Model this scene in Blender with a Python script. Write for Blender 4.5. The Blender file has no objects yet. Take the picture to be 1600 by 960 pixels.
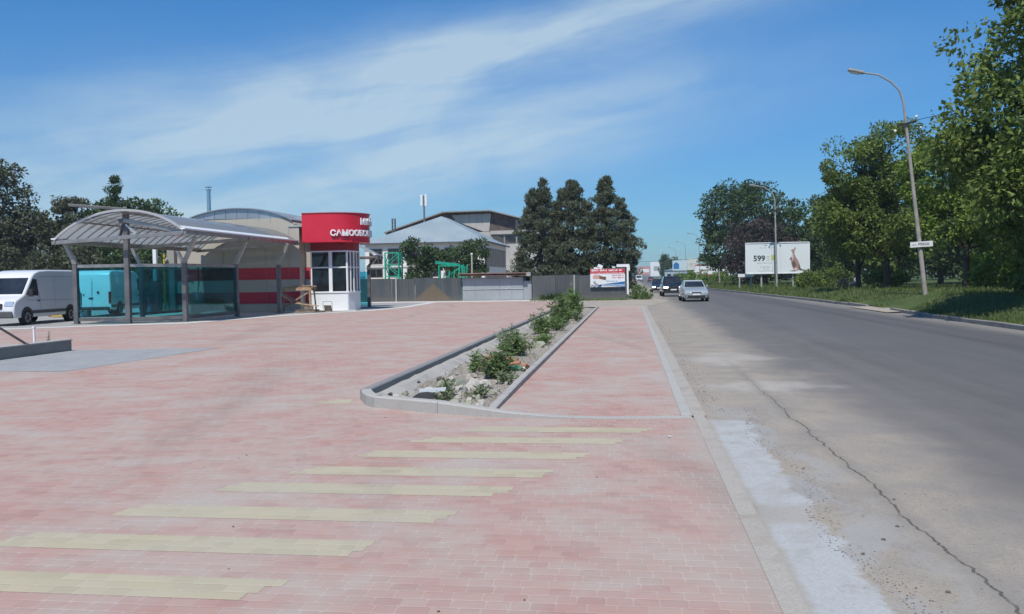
import bpy, bmesh, math, random
import numpy as np
from mathutils import Vector, Matrix
R = math.radians
S = bpy.context.scene
COL = S.collection

# ------------------------------------------------------------------ camera
cam_d = bpy.data.cameras.new("camera")
cam = bpy.data.objects.new("camera", cam_d)
COL.objects.link(cam)
S.camera = cam
cam_d.sensor_width = 36.0
cam_d.lens = 30.375
cam_d.clip_start = 0.05
cam_d.clip_end = 20000
YAW, PITCH, ROLL = -0.13592, -0.03340, R(0.9)
_f = Vector((math.sin(YAW)*math.cos(PITCH), math.cos(YAW)*math.cos(PITCH), math.sin(PITCH)))
_r = Vector((math.cos(YAW), -math.sin(YAW), 0)); _u = _r.cross(_f)
_r2 = _r*math.cos(ROLL) - _u*math.sin(ROLL); _u2 = _u*math.cos(ROLL) + _r*math.sin(ROLL)
M = Matrix((_r2, _u2, -_f)).transposed().to_4x4()
M.translation = (0, 0, 1.65)
cam.matrix_world = M

# ------------------------------------------------------------------ light
SUN_EL, SUN_AZ = R(58), R(186)          # azimuth clockwise from +Y: the sun stands behind the camera
sun_from = Vector((math.sin(SUN_AZ)*math.cos(SUN_EL), math.cos(SUN_AZ)*math.cos(SUN_EL), math.sin(SUN_EL)))
sun_d = bpy.data.lights.new("sun", 'SUN')
sun_d.energy = 4.0
sun_d.angle = R(0.5)
sun_d.color = (1.0, 0.95, 0.87)
sun = bpy.data.objects.new("sun", sun_d)
COL.objects.link(sun)
sun.rotation_euler = (-sun_from).to_track_quat('-Z', 'Y').to_euler()
sun.location = (0, -20, 60)

S.view_settings.view_transform = 'Standard'
S.view_settings.look = 'None'
S.view_settings.exposure = 0.14
S.view_settings.gamma = 1.0
S.view_settings.use_curve_mapping = False
S.cycles.use_denoising = True
S.cycles.max_bounces = 6
S.cycles.transparent_max_bounces = 16
S.cycles.caustics_reflective = False
S.cycles.caustics_refractive = False
S.cycles.sample_clamp_indirect = 6.0

# ------------------------------------------------------------------ node expression helper
class V:
    """A scalar socket that can be used in arithmetic."""
    def __init__(s, nt, sock): s.nt, s.s = nt, sock
    def _m(s, op, *a):
        n = s.nt.nodes.new('ShaderNodeMath'); n.operation = op
        for i, x in enumerate((s,)+a):
            if isinstance(x, V): s.nt.links.new(x.s, n.inputs[i])
            else: n.inputs[i].default_value = float(x)
        return V(s.nt, n.outputs[0])
    def __add__(s, o): return s._m('ADD', o)
    __radd__ = __add__
    def __sub__(s, o): return s._m('SUBTRACT', o)
    def __rsub__(s, o): return (s*-1.0)+o
    def __mul__(s, o): return s._m('MULTIPLY', o)
    __rmul__ = __mul__
    def __truediv__(s, o): return s._m('DIVIDE', o)
    def floor(s): return s._m('FLOOR')
    def abs(s): return s._m('ABSOLUTE')
    def sqrt(s): return s._m('SQRT')
    def pow(s, o): return s._m('POWER', o)
    def min(s, o): return s._m('MINIMUM', o)
    def max(s, o): return s._m('MAXIMUM', o)
    def fract(s): return s._m('FRACT')
    def exp(s): return s._m('EXPONENT')
    def atan2(s, o): return s._m('ARCTAN2', o)
    def asin(s): return s._m('ARCSINE')
    def sin(s): return s._m('SINE')
    def clamp(s):
        r = s._m('MULTIPLY', 1.0); r.s.node.use_clamp = True; return r
    def step(s, a, b, lo=0.0, hi=1.0):
        n = s.nt.nodes.new('ShaderNodeMapRange'); n.interpolation_type = 'SMOOTHSTEP'
        s.nt.links.new(s.s, n.inputs[0])
        for i, x in enumerate((a, b, lo, hi)): n.inputs[i+1].default_value = x
        return V(s.nt, n.outputs[0])

def vec(nt, x, y, z=0.0):
    n = nt.nodes.new('ShaderNodeCombineXYZ')
    for i, a in enumerate((x, y, z)):
        if isinstance(a, V): nt.links.new(a.s, n.inputs[i])
        else: n.inputs[i].default_value = float(a)
    return n.outputs[0]
def noise(nt, vsock, scale=1.0, detail=3.0, rough=0.55, dist=0.0, col=False):
    n = nt.nodes.new('ShaderNodeTexNoise')
    nt.links.new(vsock, n.inputs['Vector'])
    n.inputs['Scale'].default_value = scale; n.inputs['Detail'].default_value = detail
    n.inputs['Roughness'].default_value = rough; n.inputs['Distortion'].default_value = dist
    return V(nt, n.outputs[0])
def rgb(c): return (c[0], c[1], c[2], 1.0)
def mix(nt, f, a, b, mode='MIX'):
    n = nt.nodes.new('ShaderNodeMix'); n.data_type = 'RGBA'; n.blend_type = mode
    n.clamp_factor = True
    for i, x in ((0, f), (6, a), (7, b)):
        if isinstance(x, V): nt.links.new(x.s, n.inputs[i])
        elif isinstance(x, (int, float)): n.inputs[i].default_value = x
        elif isinstance(x, tuple): n.inputs[i].default_value = rgb(x)
        else: nt.links.new(x, n.inputs[i])
    return n.outputs[2]
def posxyz(nt, kind='Position'):
    if kind == 'Position':
        g = nt.nodes.new('ShaderNodeNewGeometry'); so = g.outputs['Position']
    else:
        g = nt.nodes.new('ShaderNodeTexCoord'); so = g.outputs[kind]
    sp = nt.nodes.new('ShaderNodeSeparateXYZ'); nt.links.new(so, sp.inputs[0])
    return so, V(nt, sp.outputs[0]), V(nt, sp.outputs[1]), V(nt, sp.outputs[2])
def bump(nt, h, dist=0.01, strength=1.0):
    n = nt.nodes.new('ShaderNodeBump'); n.inputs['Strength'].default_value = strength
    n.inputs['Distance'].default_value = dist
    nt.links.new(h.s, n.inputs['Height']); return n.outputs[0]
def newmat(name):
    m = bpy.data.materials.new(name); m.use_nodes = True
    nt = m.node_tree; b = nt.nodes['Principled BSDF']
    return m, nt, b
def setin(nt, b, key, v):
    if isinstance(v, V): nt.links.new(v.s, b.inputs[key])
    elif isinstance(v, (int, float)): b.inputs[key].default_value = v
    elif isinstance(v, tuple): b.inputs[key].default_value = rgb(v)
    else: nt.links.new(v, b.inputs[key])
_cache = {}
def pm(name, c, rough=0.6, var=0.12, scale=4.0, metal=0.0, bmp=0.0, spec=0.4, coat=0.0, space='Object'):
    """Plain painted / metal / stone material with weathering noise in object space."""
    if name in _cache: return _cache[name]
    m, nt, b = newmat(name)
    so, x, y, z = posxyz(nt, space)
    n = noise(nt, so, scale, 4, 0.6)
    f = n.step(0.3, 0.75)
    dark = tuple(v*(1-var) for v in c); lite = tuple(min(1, v*(1+var*0.7)) for v in c)
    setin(nt, b, 'Base Color', mix(nt, f, dark, lite))
    b.inputs['Roughness'].default_value = rough; b.inputs['Metallic'].default_value = metal
    b.inputs['Specular IOR Level'].default_value = spec
    if coat: b.inputs['Coat Weight'].default_value = coat; b.inputs['Coat Roughness'].default_value = 0.08
    if bmp: nt.links.new(bump(nt, noise(nt, so, scale*6, 4), bmp), b.inputs['Normal'])
    _cache[name] = m
    return m

# ------------------------------------------------------------------ world: clear sky with thin cirrus
W = bpy.data.worlds.new("World"); S.world = W; W.use_nodes = True
nt = W.node_tree; bg = nt.nodes['Background']
sky = nt.nodes.new('ShaderNodeTexSky'); sky.sky_type = 'NISHITA'; sky.sun_disc = False
sky.sun_elevation = SUN_EL; sky.sun_rotation = SUN_AZ
sky.air_density = 1.0; sky.dust_density = 0.35; sky.ozone_density = 2.5; sky.altitude = 200
so, dx, dy, dz = posxyz(nt, 'Generated')
az = dx.atan2(dy); el = dz.max(-0.99).min(0.99).asin()
# tilted streak axes: along the main cirrus band and across it
a_ = az*0.985 + el*0.17; c_ = el*0.985 - az*0.17
wob = noise(nt, vec(nt, a_*2.2, c_*5.0, 3.0), 1.0, 3, 0.5) - 0.5
cc = c_ + wob*0.05
n1 = noise(nt, vec(nt, a_*3.0, cc*22.0, 0.0), 1.0, 6, 0.62, 0.4)
n2 = noise(nt, vec(nt, a_*5.0, cc*9.0, 7.0), 1.0, 5, 0.6, 0.6)
def blob(ca, cv, wa, wc):
    p = (a_-ca)/wa; q = (cc-cv)/wc
    return ((p*p+q*q)*-1.0).exp()
# (centre along, centre across, length, width)
dens = blob(-0.07, 0.288, 0.40, 0.030)*1.0 + blob(-0.18, 0.245, 0.28, 0.06)*1.0 + blob(-0.12, 0.165, 0.30, 0.04)*0.75 + blob(-0.45, 0.16, 0.32, 0.045)*0.8 + blob(-0.52, 0.235, 0.26, 0.03)*0.55 + blob(0.02, 0.20, 0.16, 0.02)*0.4 \
     + blob(-0.62, 0.20, 0.30, 0.10)*0.5 + blob(-0.36, 0.235, 0.10, 0.03)*0.5 + blob(0.22, 0.30, 0.2, 0.02)*0.5 + blob(-0.5, 0.10, 0.4, 0.05)*0.35
el_off = blob(1.6, 0.5, 0.8, 0.2)*0.6 + blob(-2.2, 0.45, 0.7, 0.15)*0.6 + blob(3.0, 0.35, 0.6, 0.12)*0.6
tex = n1.step(0.22, 0.74)*0.55 + n2.step(0.2, 0.7)*0.45 + 0.12
cloud = ((dens+el_off)*tex*0.88).clamp()
tint = mix(nt, 1.0, sky.outputs[0], mix(nt, el.step(-0.02, 0.34), (0.38, 0.66, 0.92), (0.36, 0.86, 1.26)), 'MULTIPLY')
skyc = mix(nt, cloud*0.70, tint, (5.6, 6.9, 7.6))
nt.links.new(skyc, bg.inputs[0])
bg.inputs[1].default_value = 0.094

# ------------------------------------------------------------------ mesh builder
class MB:
    def __init__(s): s.v = []; s.f = []; s.m = []
    def add(s, vs, fs, mi=0):
        o = len(s.v); s.v += [tuple(p) for p in vs]
        s.f += [tuple(i+o for i in q) for q in fs]; s.m += [mi]*len(fs); return s
    def box(s, c, d, rz=0.0, mi=0, rot=None):
        hx, hy, hz = d[0]/2, d[1]/2, d[2]/2
        P = [Vector((sx*hx, sy*hy, sz*hz)) for sz in (-1, 1) for sy in (-1, 1) for sx in (-1, 1)]
        m = rot if rot is not None else Matrix.Rotation(rz, 3, 'Z')
        P = [m @ p + Vector(c) for p in P]
        return s.add(P, [(0, 2, 3, 1), (4, 5, 7, 6), (0, 1, 5, 4), (1, 3, 7, 5), (3, 2, 6, 7), (2, 0, 4, 6)], mi)
    def bar(s, a, b, w, h, mi=0):
        a, b = Vector(a), Vector(b); d = b-a; L = d.length
        if L < 1e-6: return s
        q = d.to_track_quat('X', 'Z').to_matrix()
        return s.box((a+b)/2, (L, w, h), rot=q, mi=mi)
    def tube(s, pts, rs, n=8, mi=0, cap=True):
        pts = [Vector(p) for p in pts]
        if isinstance(rs, (int, float)): rs = [rs]*len(pts)
        o = len(s.v); prev = None
        for i, p in enumerate(pts):
            d = (pts[min(i+1, len(pts)-1)]-pts[max(i-1, 0)]).normalized()
            if prev is None: ax = d.orthogonal().normalized()
            else: ax = (prev - d*prev.dot(d)).normalized()
            prev = ax; bx = d.cross(ax)
            for k in range(n):
                t = 2*math.pi*k/n
                s.v.append(tuple(p + (ax*math.cos(t)+bx*math.sin(t))*rs[i]))
        for i in range(len(pts)-1):
            for k in range(n):
                a = o+i*n+k; b = o+i*n+(k+1) % n
                s.f.append((a, b, b+n, a+n)); s.m.append(mi)
        if cap:
            s.f.append(tuple(o+k for k in reversed(range(n)))); s.m.append(mi)
            s.f.append(tuple(o+(len(pts)-1)*n+k for k in range(n))); s.m.append(mi)
        return s
    def prism(s, poly, z0, z1, mi=0):
        """Polygon in x,y (counter-clockwise) extruded in z."""
        n = len(poly)
        vs = [(p[0], p[1], z0) for p in poly]+[(p[0], p[1], z1) for p in poly]
        fs = [tuple(reversed(range(n))), tuple(range(n, 2*n))]+[(i, (i+1) % n, (i+1) % n+n, i+n) for i in range(n)]
        return s.add(vs, fs, mi)
    def prism_y(s, poly, y0, y1, mi=0):
        """Polygon in x,z extruded along y."""
        n = len(poly)
        vs = [(p[0], y0, p[1]) for p in poly]+[(p[0], y1, p[1]) for p in poly]
        fs = [tuple(range(n)), tuple(reversed(range(n, 2*n)))]+[((i+1) % n, i, i+n, (i+1) % n+n) for i in range(n)]
        return s.add(vs, fs, mi)
    def prism_x(s, poly, x0, x1, mi=0, k=None):
        """Polygon in y,z extruded along x; k(z) shifts the ends inward."""
        n = len(poly); k = k or (lambda z: 0.0)
        vs = [(x0+k(p[1]), p[0], p[1]) for p in poly]+[(x1-k(p[1]), p[0], p[1]) for p in poly]
        fs = [tuple(reversed(range(n))), tuple(range(n, 2*n))]+[(i, (i+1) % n, (i+1) % n+n, i+n) for i in range(n)]
        return s.add(vs, fs, mi)
    def quad(s, a, b, c, d, mi=0): return s.add((a, b, c, d), [(0, 1, 2, 3)], mi)
    def cyl(s, c, r, h, n=16, axis='Z', mi=0):
        d = {'X': Vector((1, 0, 0)), 'Y': Vector((0, 1, 0)), 'Z': Vector((0, 0, 1))}[axis]*h/2
        return s.tube([Vector(c)-d, Vector(c)+d], r, n, mi)
    def build(s, name, mats, parent=None, bevel=0.0, smooth=False, seg=2, loc=None):
        me = bpy.data.meshes.new(name)
        me.from_pydata(s.v, [], s.f)
        for m in (mats if isinstance(mats, (list, tuple)) else [mats]): me.materials.append(m)
        if len(me.materials) > 1: me.polygons.foreach_set('material_index', s.m)
        bm = bmesh.new(); bm.from_mesh(me); bmesh.ops.recalc_face_normals(bm, faces=bm.faces); bm.to_mesh(me); bm.free()
        if smooth:
            me.polygons.foreach_set('use_smooth', [True]*len(me.polygons))
            try: me.set_sharp_from_angle(angle=R(40))
            except Exception: pass
        me.update()
        o = bpy.data.objects.new(name, me); COL.objects.link(o)
        if parent is not None: o.parent = parent
        if loc is not None: o.location = loc
        if bevel:
            b = o.modifiers.new('bevel', 'BEVEL'); b.width = bevel; b.segments = seg; b.limit_method = 'ANGLE'; b.angle_limit = R(30)
        return o

def tag(o, label=None, cat=None, group=None, kind=None):
    if label: o['label'] = label
    if cat: o['category'] = cat
    if group: o['group'] = group
    if kind: o['kind'] = kind
    return o
def thing(name, label, cat, loc=(0, 0, 0), rz=0.0, group=None):
    o = bpy.data.objects.new(name, None); COL.objects.link(o)
    o.empty_display_size = 0.2
    o.location = loc; o.rotation_euler = (0, 0, rz)
    return tag(o, label, cat, group)
def struct(o): o['kind'] = 'structure'; return o
def copy_tree(o, parent=None):
    c = o.copy(); COL.objects.link(c)
    if parent is not None:
        c.parent = parent; c.matrix_parent_inverse = o.matrix_parent_inverse.copy()
    for ch in list(o.children): copy_tree(ch, c)
    return c

def text_mb(txt, size, extrude, bold=0.0, bend=None, align='CENTER', space=1.0):
    """Text as mesh in the x,z plane facing -y; bend(x) -> (px, py, nx, ny) wraps it on a curve."""
    cu = bpy.data.curves.new('lettering', 'FONT'); cu.body = txt; cu.size = size; cu.extrude = extrude
    cu.offset = bold; cu.align_x = align; cu.align_y = 'CENTER'; cu.space_character = space; cu.resolution_u = 3
    o = bpy.data.objects.new('lettering', cu); COL.objects.link(o)
    dg = bpy.context.evaluated_depsgraph_get(); dg.update()
    me = bpy.data.meshes.new_from_object(o.evaluated_get(dg))
    mb = MB()
    for v in me.vertices:
        x, z, d = v.co.x, v.co.y, v.co.z
        if bend:
            px, py, nx, ny = bend(x); mb.v.append((px+nx*(d+extrude), py+ny*(d+extrude), z))
        else: mb.v.append((x, -(d+extrude), z))
    mb.f = [tuple(p.vertices) for p in me.polygons]; mb.m = [0]*len(mb.f)
    bpy.data.objects.remove(o); bpy.data.curves.remove(cu); bpy.data.meshes.remove(me)
    return mb
# ------------------------------------------------------------------ ground materials
def paver_mat(name, ca, cb, joint, dustc, dust=0.5, bw=0.138, rh=0.105):
    m, nt, b = newmat(name)
    so, x, y, z = posxyz(nt)
    row = (y/rh).floor(); fy = (y/rh).fract()
    w = x/bw + row*7.31
    def vor(feature):
        n = nt.nodes.new('ShaderNodeTexVoronoi'); n.voronoi_dimensions = '1D'; n.feature = feature
        n.inputs['Scale'].default_value = 1.0; n.inputs['Randomness'].default_value = 0.62
        nt.links.new(w.s, n.inputs['W']); return n
    ex = V(nt, vor('DISTANCE_TO_EDGE').outputs['Distance'])*bw
    cell = vor('F1').outputs['Color']
    sp = nt.nodes.new('ShaderNodeSeparateColor'); nt.links.new(cell, sp.inputs[0])
    rnd = V(nt, sp.outputs[0]); rnd2 = V(nt, sp.outputs[1])
    ey = fy.min(1.0-fy)*rh
    rad = 0.022
    a = (rad-ex).max(0.0); c = (rad-ey).max(0.0)
    d = rad-(a*a+c*c).sqrt()
    edge = noise(nt, so, 60, 2)
    jm = 1.0-(d+(edge-0.5)*0.004).step(0.0015, 0.0062)
    big = noise(nt, so, 0.55, 6, 0.62, 0.5); mid = noise(nt, vec(nt, x*1.6, y*2.2, 4.0), 1.0, 5, 0.65)
    fine = noise(nt, so, 90, 3, 0.7)
    dm = (big*0.62+mid*0.55).step(0.46, 0.78)*dust
    brick = mix(nt, rnd, ca, cb)
    brick = mix(nt, rnd2.step(0.7, 0.95)*0.45, brick, tuple(v*0.72 for v in ca))
    brick = mix(nt, fine.step(0.35, 0.7)*0.22, brick, dustc)
    brick = mix(nt, dm, brick, dustc)
    brick = mix(nt, 0.24, brick, dustc)
    # traffic grime and pale cement smears
    sm = noise(nt, vec(nt, x*0.9, y*0.35, 9.0), 1.0, 5, 0.6, 1.0).step(0.58, 0.78)*0.35
    brick = mix(nt, sm, brick, tuple(v*0.8 for v in dustc))
    edged = (x+(big-0.5)*0.5).step(0.42, 0.75)
    brick = mix(nt, edged*0.75, brick, tuple(v*0.9 for v in dustc))
    tyre = noise(nt, vec(nt, x*0.5+y*0.12, y*0.06, 13.0), 1.0, 4, 0.6, 0.3).step(0.56, 0.72)*0.3
    brick = mix(nt, tyre, brick, (0.20, 0.165, 0.15))
    spot = noise(nt, so, 2.6, 2, 0.5).step(0.74, 0.8)*0.4
    brick = mix(nt, spot, brick, (0.17, 0.14, 0.13))
    jf = mid.step(0.35, 0.62, 0.08, 0.62)
    colr = mix(nt, jm*jf, brick, joint)
    setin(nt, b, 'Base Color', colr)
    b.inputs['Roughness'].default_value = 0.85; b.inputs['Specular IOR Level'].default_value = 0.3
    h = d.step(0.0, 0.011)*0.7 + fine*0.12 + rnd*0.15
    nt.links.new(bump(nt, h, 0.005, 0.6), b.inputs['Normal'])
    return m
M_PAVE = paver_mat('red_pavers', (0.40, 0.185, 0.152), (0.44, 0.25, 0.205), (0.48, 0.41, 0.36), (0.405, 0.355, 0.315), 1.0)
M_YEL = paver_mat('yellow_pavers', (0.435, 0.385, 0.245), (0.47, 0.415, 0.28), (0.50, 0.445, 0.345), (0.40, 0.36, 0.30), 0.6)
M_GREYP = paver_mat('grey_pavers', (0.235, 0.255, 0.27), (0.29, 0.305, 0.315), (0.40, 0.39, 0.37), (0.36, 0.35, 0.34), 0.5)

def concrete_mat(name, c, dirt=(0.33, 0.29, 0.245), amt=0.4, scale=3.0, bmp=0.004):
    m, nt, b = newmat(name)
    so, x, y, z = posxyz(nt)
    a = noise(nt, so, scale, 6, 0.62, 0.4); f = noise(nt, so, scale*22, 3, 0.65)
    base = mix(nt, f.step(0.3, 0.7), tuple(v*0.88 for v in c), tuple(min(1, v*1.08) for v in c))
    setin(nt, b, 'Base Color', mix(nt, a.step(0.45, 0.72)*amt, base, dirt))
    b.inputs['Roughness'].default_value = 0.88; b.inputs['Specular IOR Level'].default_value = 0.25
    nt.links.new(bump(nt, f*0.5+a, bmp), b.inputs['Normal'])
    return m
M_KERB = concrete_mat('kerb_concrete', (0.40, 0.39, 0.365), amt=0.35)
M_KERBD = concrete_mat('dark_kerb_concrete', (0.40, 0.385, 0.36), (0.24, 0.225, 0.2), 0.5)
M_KERBL = concrete_mat('left_kerb_concrete', (0.25, 0.25, 0.245), (0.17, 0.165, 0.155), 0.4)  # darker concrete tone for the left kerb
M_PALE = concrete_mat('pale_concrete', (0.60, 0.585, 0.55), amt=0.25)
M_STRIP = concrete_mat('dusty_concrete', (0.385, 0.355, 0.315), (0.285, 0.245, 0.205), 0.75, 2.2)
M_PATCHX = concrete_mat('fresh_cement', (0.60, 0.605, 0.59), (0.40, 0.35, 0.30), 0.75, 1.7, 0.006)
M_WASHFLOOR = concrete_mat('wash_floor', (0.33, 0.325, 0.31), (0.25, 0.24, 0.23), 0.5, 0.8)

def soil_mat(name, c1, c2, c3, scale=1.0):
    m, nt, b = newmat(name)
    so, x, y, z = posxyz(nt)
    a = noise(nt, so, 0.8*scale, 6, 0.65, 0.4); f = noise(nt, so, 14*scale, 5, 0.7)
    c = mix(nt, a.step(0.38, 0.66), c1, c2)
    setin(nt, b, 'Base Color', mix(nt, f.step(0.5, 0.75)*0.6, c, c3))
    b.inputs['Roughness'].default_value = 0.95; b.inputs['Specular IOR Level'].default_value = 0.15
    nt.links.new(bump(nt, f+a*2.0, 0.03), b.inputs['Normal'])
    return m
M_SOIL = soil_mat('planter_soil', (0.30, 0.265, 0.225), (0.38, 0.345, 0.30), (0.22, 0.195, 0.16), 1.5)
M_DIRT = soil_mat('dusty_dirt', (0.34, 0.30, 0.25), (0.40, 0.36, 0.305), (0.27, 0.24, 0.2))
M_GROUND = soil_mat('field_ground', (0.06, 0.085, 0.032), (0.095, 0.105, 0.05), (0.045, 0.065, 0.025), 0.25)
M_VERGE = soil_mat('verge_turf', (0.06, 0.095, 0.03), (0.095, 0.122, 0.045), (0.045, 0.07, 0.022), 0.7)

def road_mat():
    m, nt, b = newmat('worn_asphalt')
    so, x, y, z = posxyz(nt)
    grain = noise(nt, so, 38, 5, 0.85); fine = noise(nt, so, 160, 2, 0.7)
    streak = noise(nt, vec(nt, x*1.5, y*0.05, 1.0), 1.0, 4, 0.6)
    patch = noise(nt, vec(nt, x*0.35, y*0.16, 2.0), 1.0, 5, 0.6, 0.6)
    asp = mix(nt, streak.step(0.3, 0.72), (0.084, 0.081, 0.085), (0.122, 0.117, 0.119))
    asp = mix(nt, patch.step(0.5, 0.66)*0.28, asp, (0.052, 0.052, 0.058))
    lanes = (x*1.15+streak*0.9).sin().step(-0.6, 0.9)
    asp = mix(nt, lanes*0.4, asp, (0.155, 0.148, 0.142))
    asp = mix(nt, grain.step(0.45, 0.72)*0.6, asp, (0.155, 0.15, 0.147))
    asp = mix(nt, fine.step(0.52, 0.7)*0.5, asp, (0.035, 0.055, 0.058))
    # shoulder of sand and dust along the paving, thinning towards the lane
    wob = noise(nt, vec(nt, x*0.8, y*0.35, 5.0), 1.0, 6, 0.65, 0.5)-0.5
    sx = x+wob*1.7
    dusty = 1.0-sx.step(2.0, 3.3)
    thin = 1.0-sx.step(2.2, 6.5)
    dustc = mix(nt, noise(nt, so, 1.3, 6, 0.65, 0.5).step(0.35, 0.68), (0.375, 0.325, 0.265), (0.295, 0.268, 0.235))
    dustc = mix(nt, grain.step(0.46, 0.7)*0.6, dustc, (0.165, 0.152, 0.135))
    dustc = mix(nt, fine.step(0.52, 0.68)*0.5, dustc, (0.10, 0.092, 0.083))
    col = mix(nt, thin*0.34, asp, dustc)
    col = mix(nt, dusty*0.92, col, dustc)
    # fresh cement poured along the edge of the paving
    en = noise(nt, vec(nt, x*2.0, y*2.2, 21.0), 1.0, 6, 0.7)-0.5
    cm_ = (1.0-(x+en*0.5-1.22-y*0.006+((y*1.1).sin()*0.03)).step(-0.02, 0.05))*(1.0-(y+en*0.5).step(10.0, 10.25))
    gapm = 1.0-((y-6.15+en*0.5).abs()).step(0.16, 0.32)
    cdirt = noise(nt, so, 2.1, 6, 0.68, 0.6).step(0.46, 0.68)
    cemc = mix(nt, grain.step(0.3, 0.7), (0.36, 0.372, 0.372), (0.455, 0.462, 0.455))
    cemc = mix(nt, cdirt*0.6, cemc, (0.31, 0.285, 0.255))
    cemc = mix(nt, fine.step(0.5, 0.7)*0.4, cemc, (0.24, 0.23, 0.22))
    cemc = mix(nt, noise(nt, so, 9, 6, 0.7, 1.5).step(0.56, 0.66)*0.35, cemc, (0.25, 0.24, 0.225))
    cemc = mix(nt, (1.0-(x-0.86+en*0.16).step(0.0, 0.07))*0.7, cemc, (0.33, 0.30, 0.26))
    # cement splashes beside the patch
    spl = noise(nt, vec(nt, x*2.2, y*1.0, 11.0), 1.0, 6, 0.7, 0.8)
    near = (1.0-y.step(9.5, 12.5))*(1.0-x.step(1.4, 2.1))
    col = mix(nt, near*spl.step(0.45, 0.6)*0.6, col, (0.33, 0.335, 0.335))
    pale = (1.0-(((x-2.0)*0.6).abs()+((y-13.2)*0.9).abs()+wob*2.0).step(0.2, 1.0)) + (1.0-(((x-1.75)*0.8).abs()+((y-17.6)*0.55).abs()+wob*2.0).step(0.3, 1.1))
    col = mix(nt, pale.clamp()*0.4, col, (0.46, 0.44, 0.41))
    col = mix(nt, cm_*(1.0-gapm*0.6), col, cemc)
    # pale wheel-worn edge on the far side
    far = (x+wob*1.2).step(9.3, 10.6)
    col = mix(nt, far*0.55, col, (0.30, 0.28, 0.25))
    # the long crack where the asphalt ends
    cw = noise(nt, vec(nt, 0.0, y*0.9, 3.0), 1.0, 5, 0.7)
    ck = (x-1.86-(cw-0.5)*0.30-((noise(nt, vec(nt, x*0, y*7.0, 0.0), 1.0, 3, 0.6)-0.5)*0.07)).abs()
    cwid = noise(nt, vec(nt, 0.0, y*3.0, 8.0), 1.0, 3, 0.7)
    crack = (1.0-(ck-cwid*0.007).step(0.0, 0.009))*(1.0-y.step(9.5, 17))*y.step(1.0, 2.0)
    crack = crack*cwid.step(0.28, 0.55, 0.3, 0.9)
    lip = (1.0-ck.step(0.02, 0.14))*0.35*(1.0-y.step(14, 20))
    col = mix(nt, lip, col, (0.20, 0.185, 0.165))
    col = mix(nt, crack*0.85, col, (0.06, 0.054, 0.047))
    setin(nt, b, 'Base Color', col)
    setin(nt, b, 'Roughness', dusty.step(0, 1, 0.72, 0.95))
    b.inputs['Specular IOR Level'].default_value = 0.3
    nt.links.new(bump(nt, grain*0.5+fine*0.4-crack*2.0+wob*0.6, 0.006, 0.7), b.inputs['Normal'])
    return m
M_ROAD = road_mat()

# ------------------------------------------------------------------ ground, road, pavings
def sheet(name, polys, z, mat):
    mb = MB()
    for p in polys: mb.add([(q[0], q[1], q[2] if len(q) > 2 else z) for q in p], [tuple(range(len(p)))])
    o = mb.build(name, mat)
    return struct(o)
sheet('ground', [[(-4000, -400), (4000, -400), (4000, 6000), (-4000, 6000)]], -0.10, M_GROUND)
sheet('road', [[(0.70, -15), (12.5, -15), (12.5, 900), (0.70, 900)]], -0.02, M_ROAD)
sheet('paving', [[(-70, -12), (0.725, -12), (0.725, 10.16), (-70, 10.16)], [(-70, 10.16), (-3.66, 10.16), (-3.66, 60.6), (-70, 60.6)], [(-3.66, 10.16), (-1.68, 10.16), (-1.68, 10.24), (-2.36, 10.46), (-3.22, 10.92), (-3.5, 11.3), (-3.66, 11.7)]], 0.0, M_PAVE)
sheet('sidewalk', [[(-1.68, 10.16), (0.58, 10.16), (0.58, 47.4), (-1.68, 47.4)]], 0.0, M_PAVE)
sheet('dirt_lot', [[(-75, 60.6), (-3.6, 60.6), (-3.6, 47.4), (0.9, 47.4), (2.6, 58), (1.0, 70), (0.2, 100), (-0.4, 200), (-75, 200)]], -0.012, M_DIRT)
apron = MB()
apron.box((-15.5, 61.5, -0.02), (24, 1.8, 0.12)).build('apron', M_PALE)
struct(bpy.data.objects['apron'])
sheet('kerb_strip', [[(0.72, -12), (0.85, -12), (0.85, 10.3), (0.72, 10.3)], [(0.71, 10.3), (0.87, 10.3), (0.89, 47.6), (0.71, 47.6)]], 0.004, M_STRIP)
MB().box((0.645, 28.9, -0.04), (0.13, 37.2, 0.104)).build('kerb', M_KERB, bevel=0.01); struct(bpy.data.objects['kerb'])
sheet('far_kerb_strip', [[(-3.6, 47.4), (0.9, 47.4), (0.9, 47.62), (-3.6, 47.62)]], 0.002, M_PALE)

# the cement patch with a crumbling edge
rng = random.Random(5)
def jag(y0, y1, xa, amp, n):
    return [(xa+amp*rng.uniform(-1, 1)*0.5+amp*0.8*math.sin(i*1.7), y0+(y1-y0)*i/n) for i in range(n+1)]
def patch(y0, y1, xl, xr):
    n = max(8, int((y1-y0)*9))
    rgt = [(xr+0.10*math.sin(y*1.9)+0.05*math.sin(y*5.3+1)+rng.uniform(-.03, .03), y) for y in np.linspace(y0, y1, n)]
    lft = [(xl+rng.uniform(0, .02), y) for y in np.linspace(y1, y0, n)]
    return rgt+lft

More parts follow.
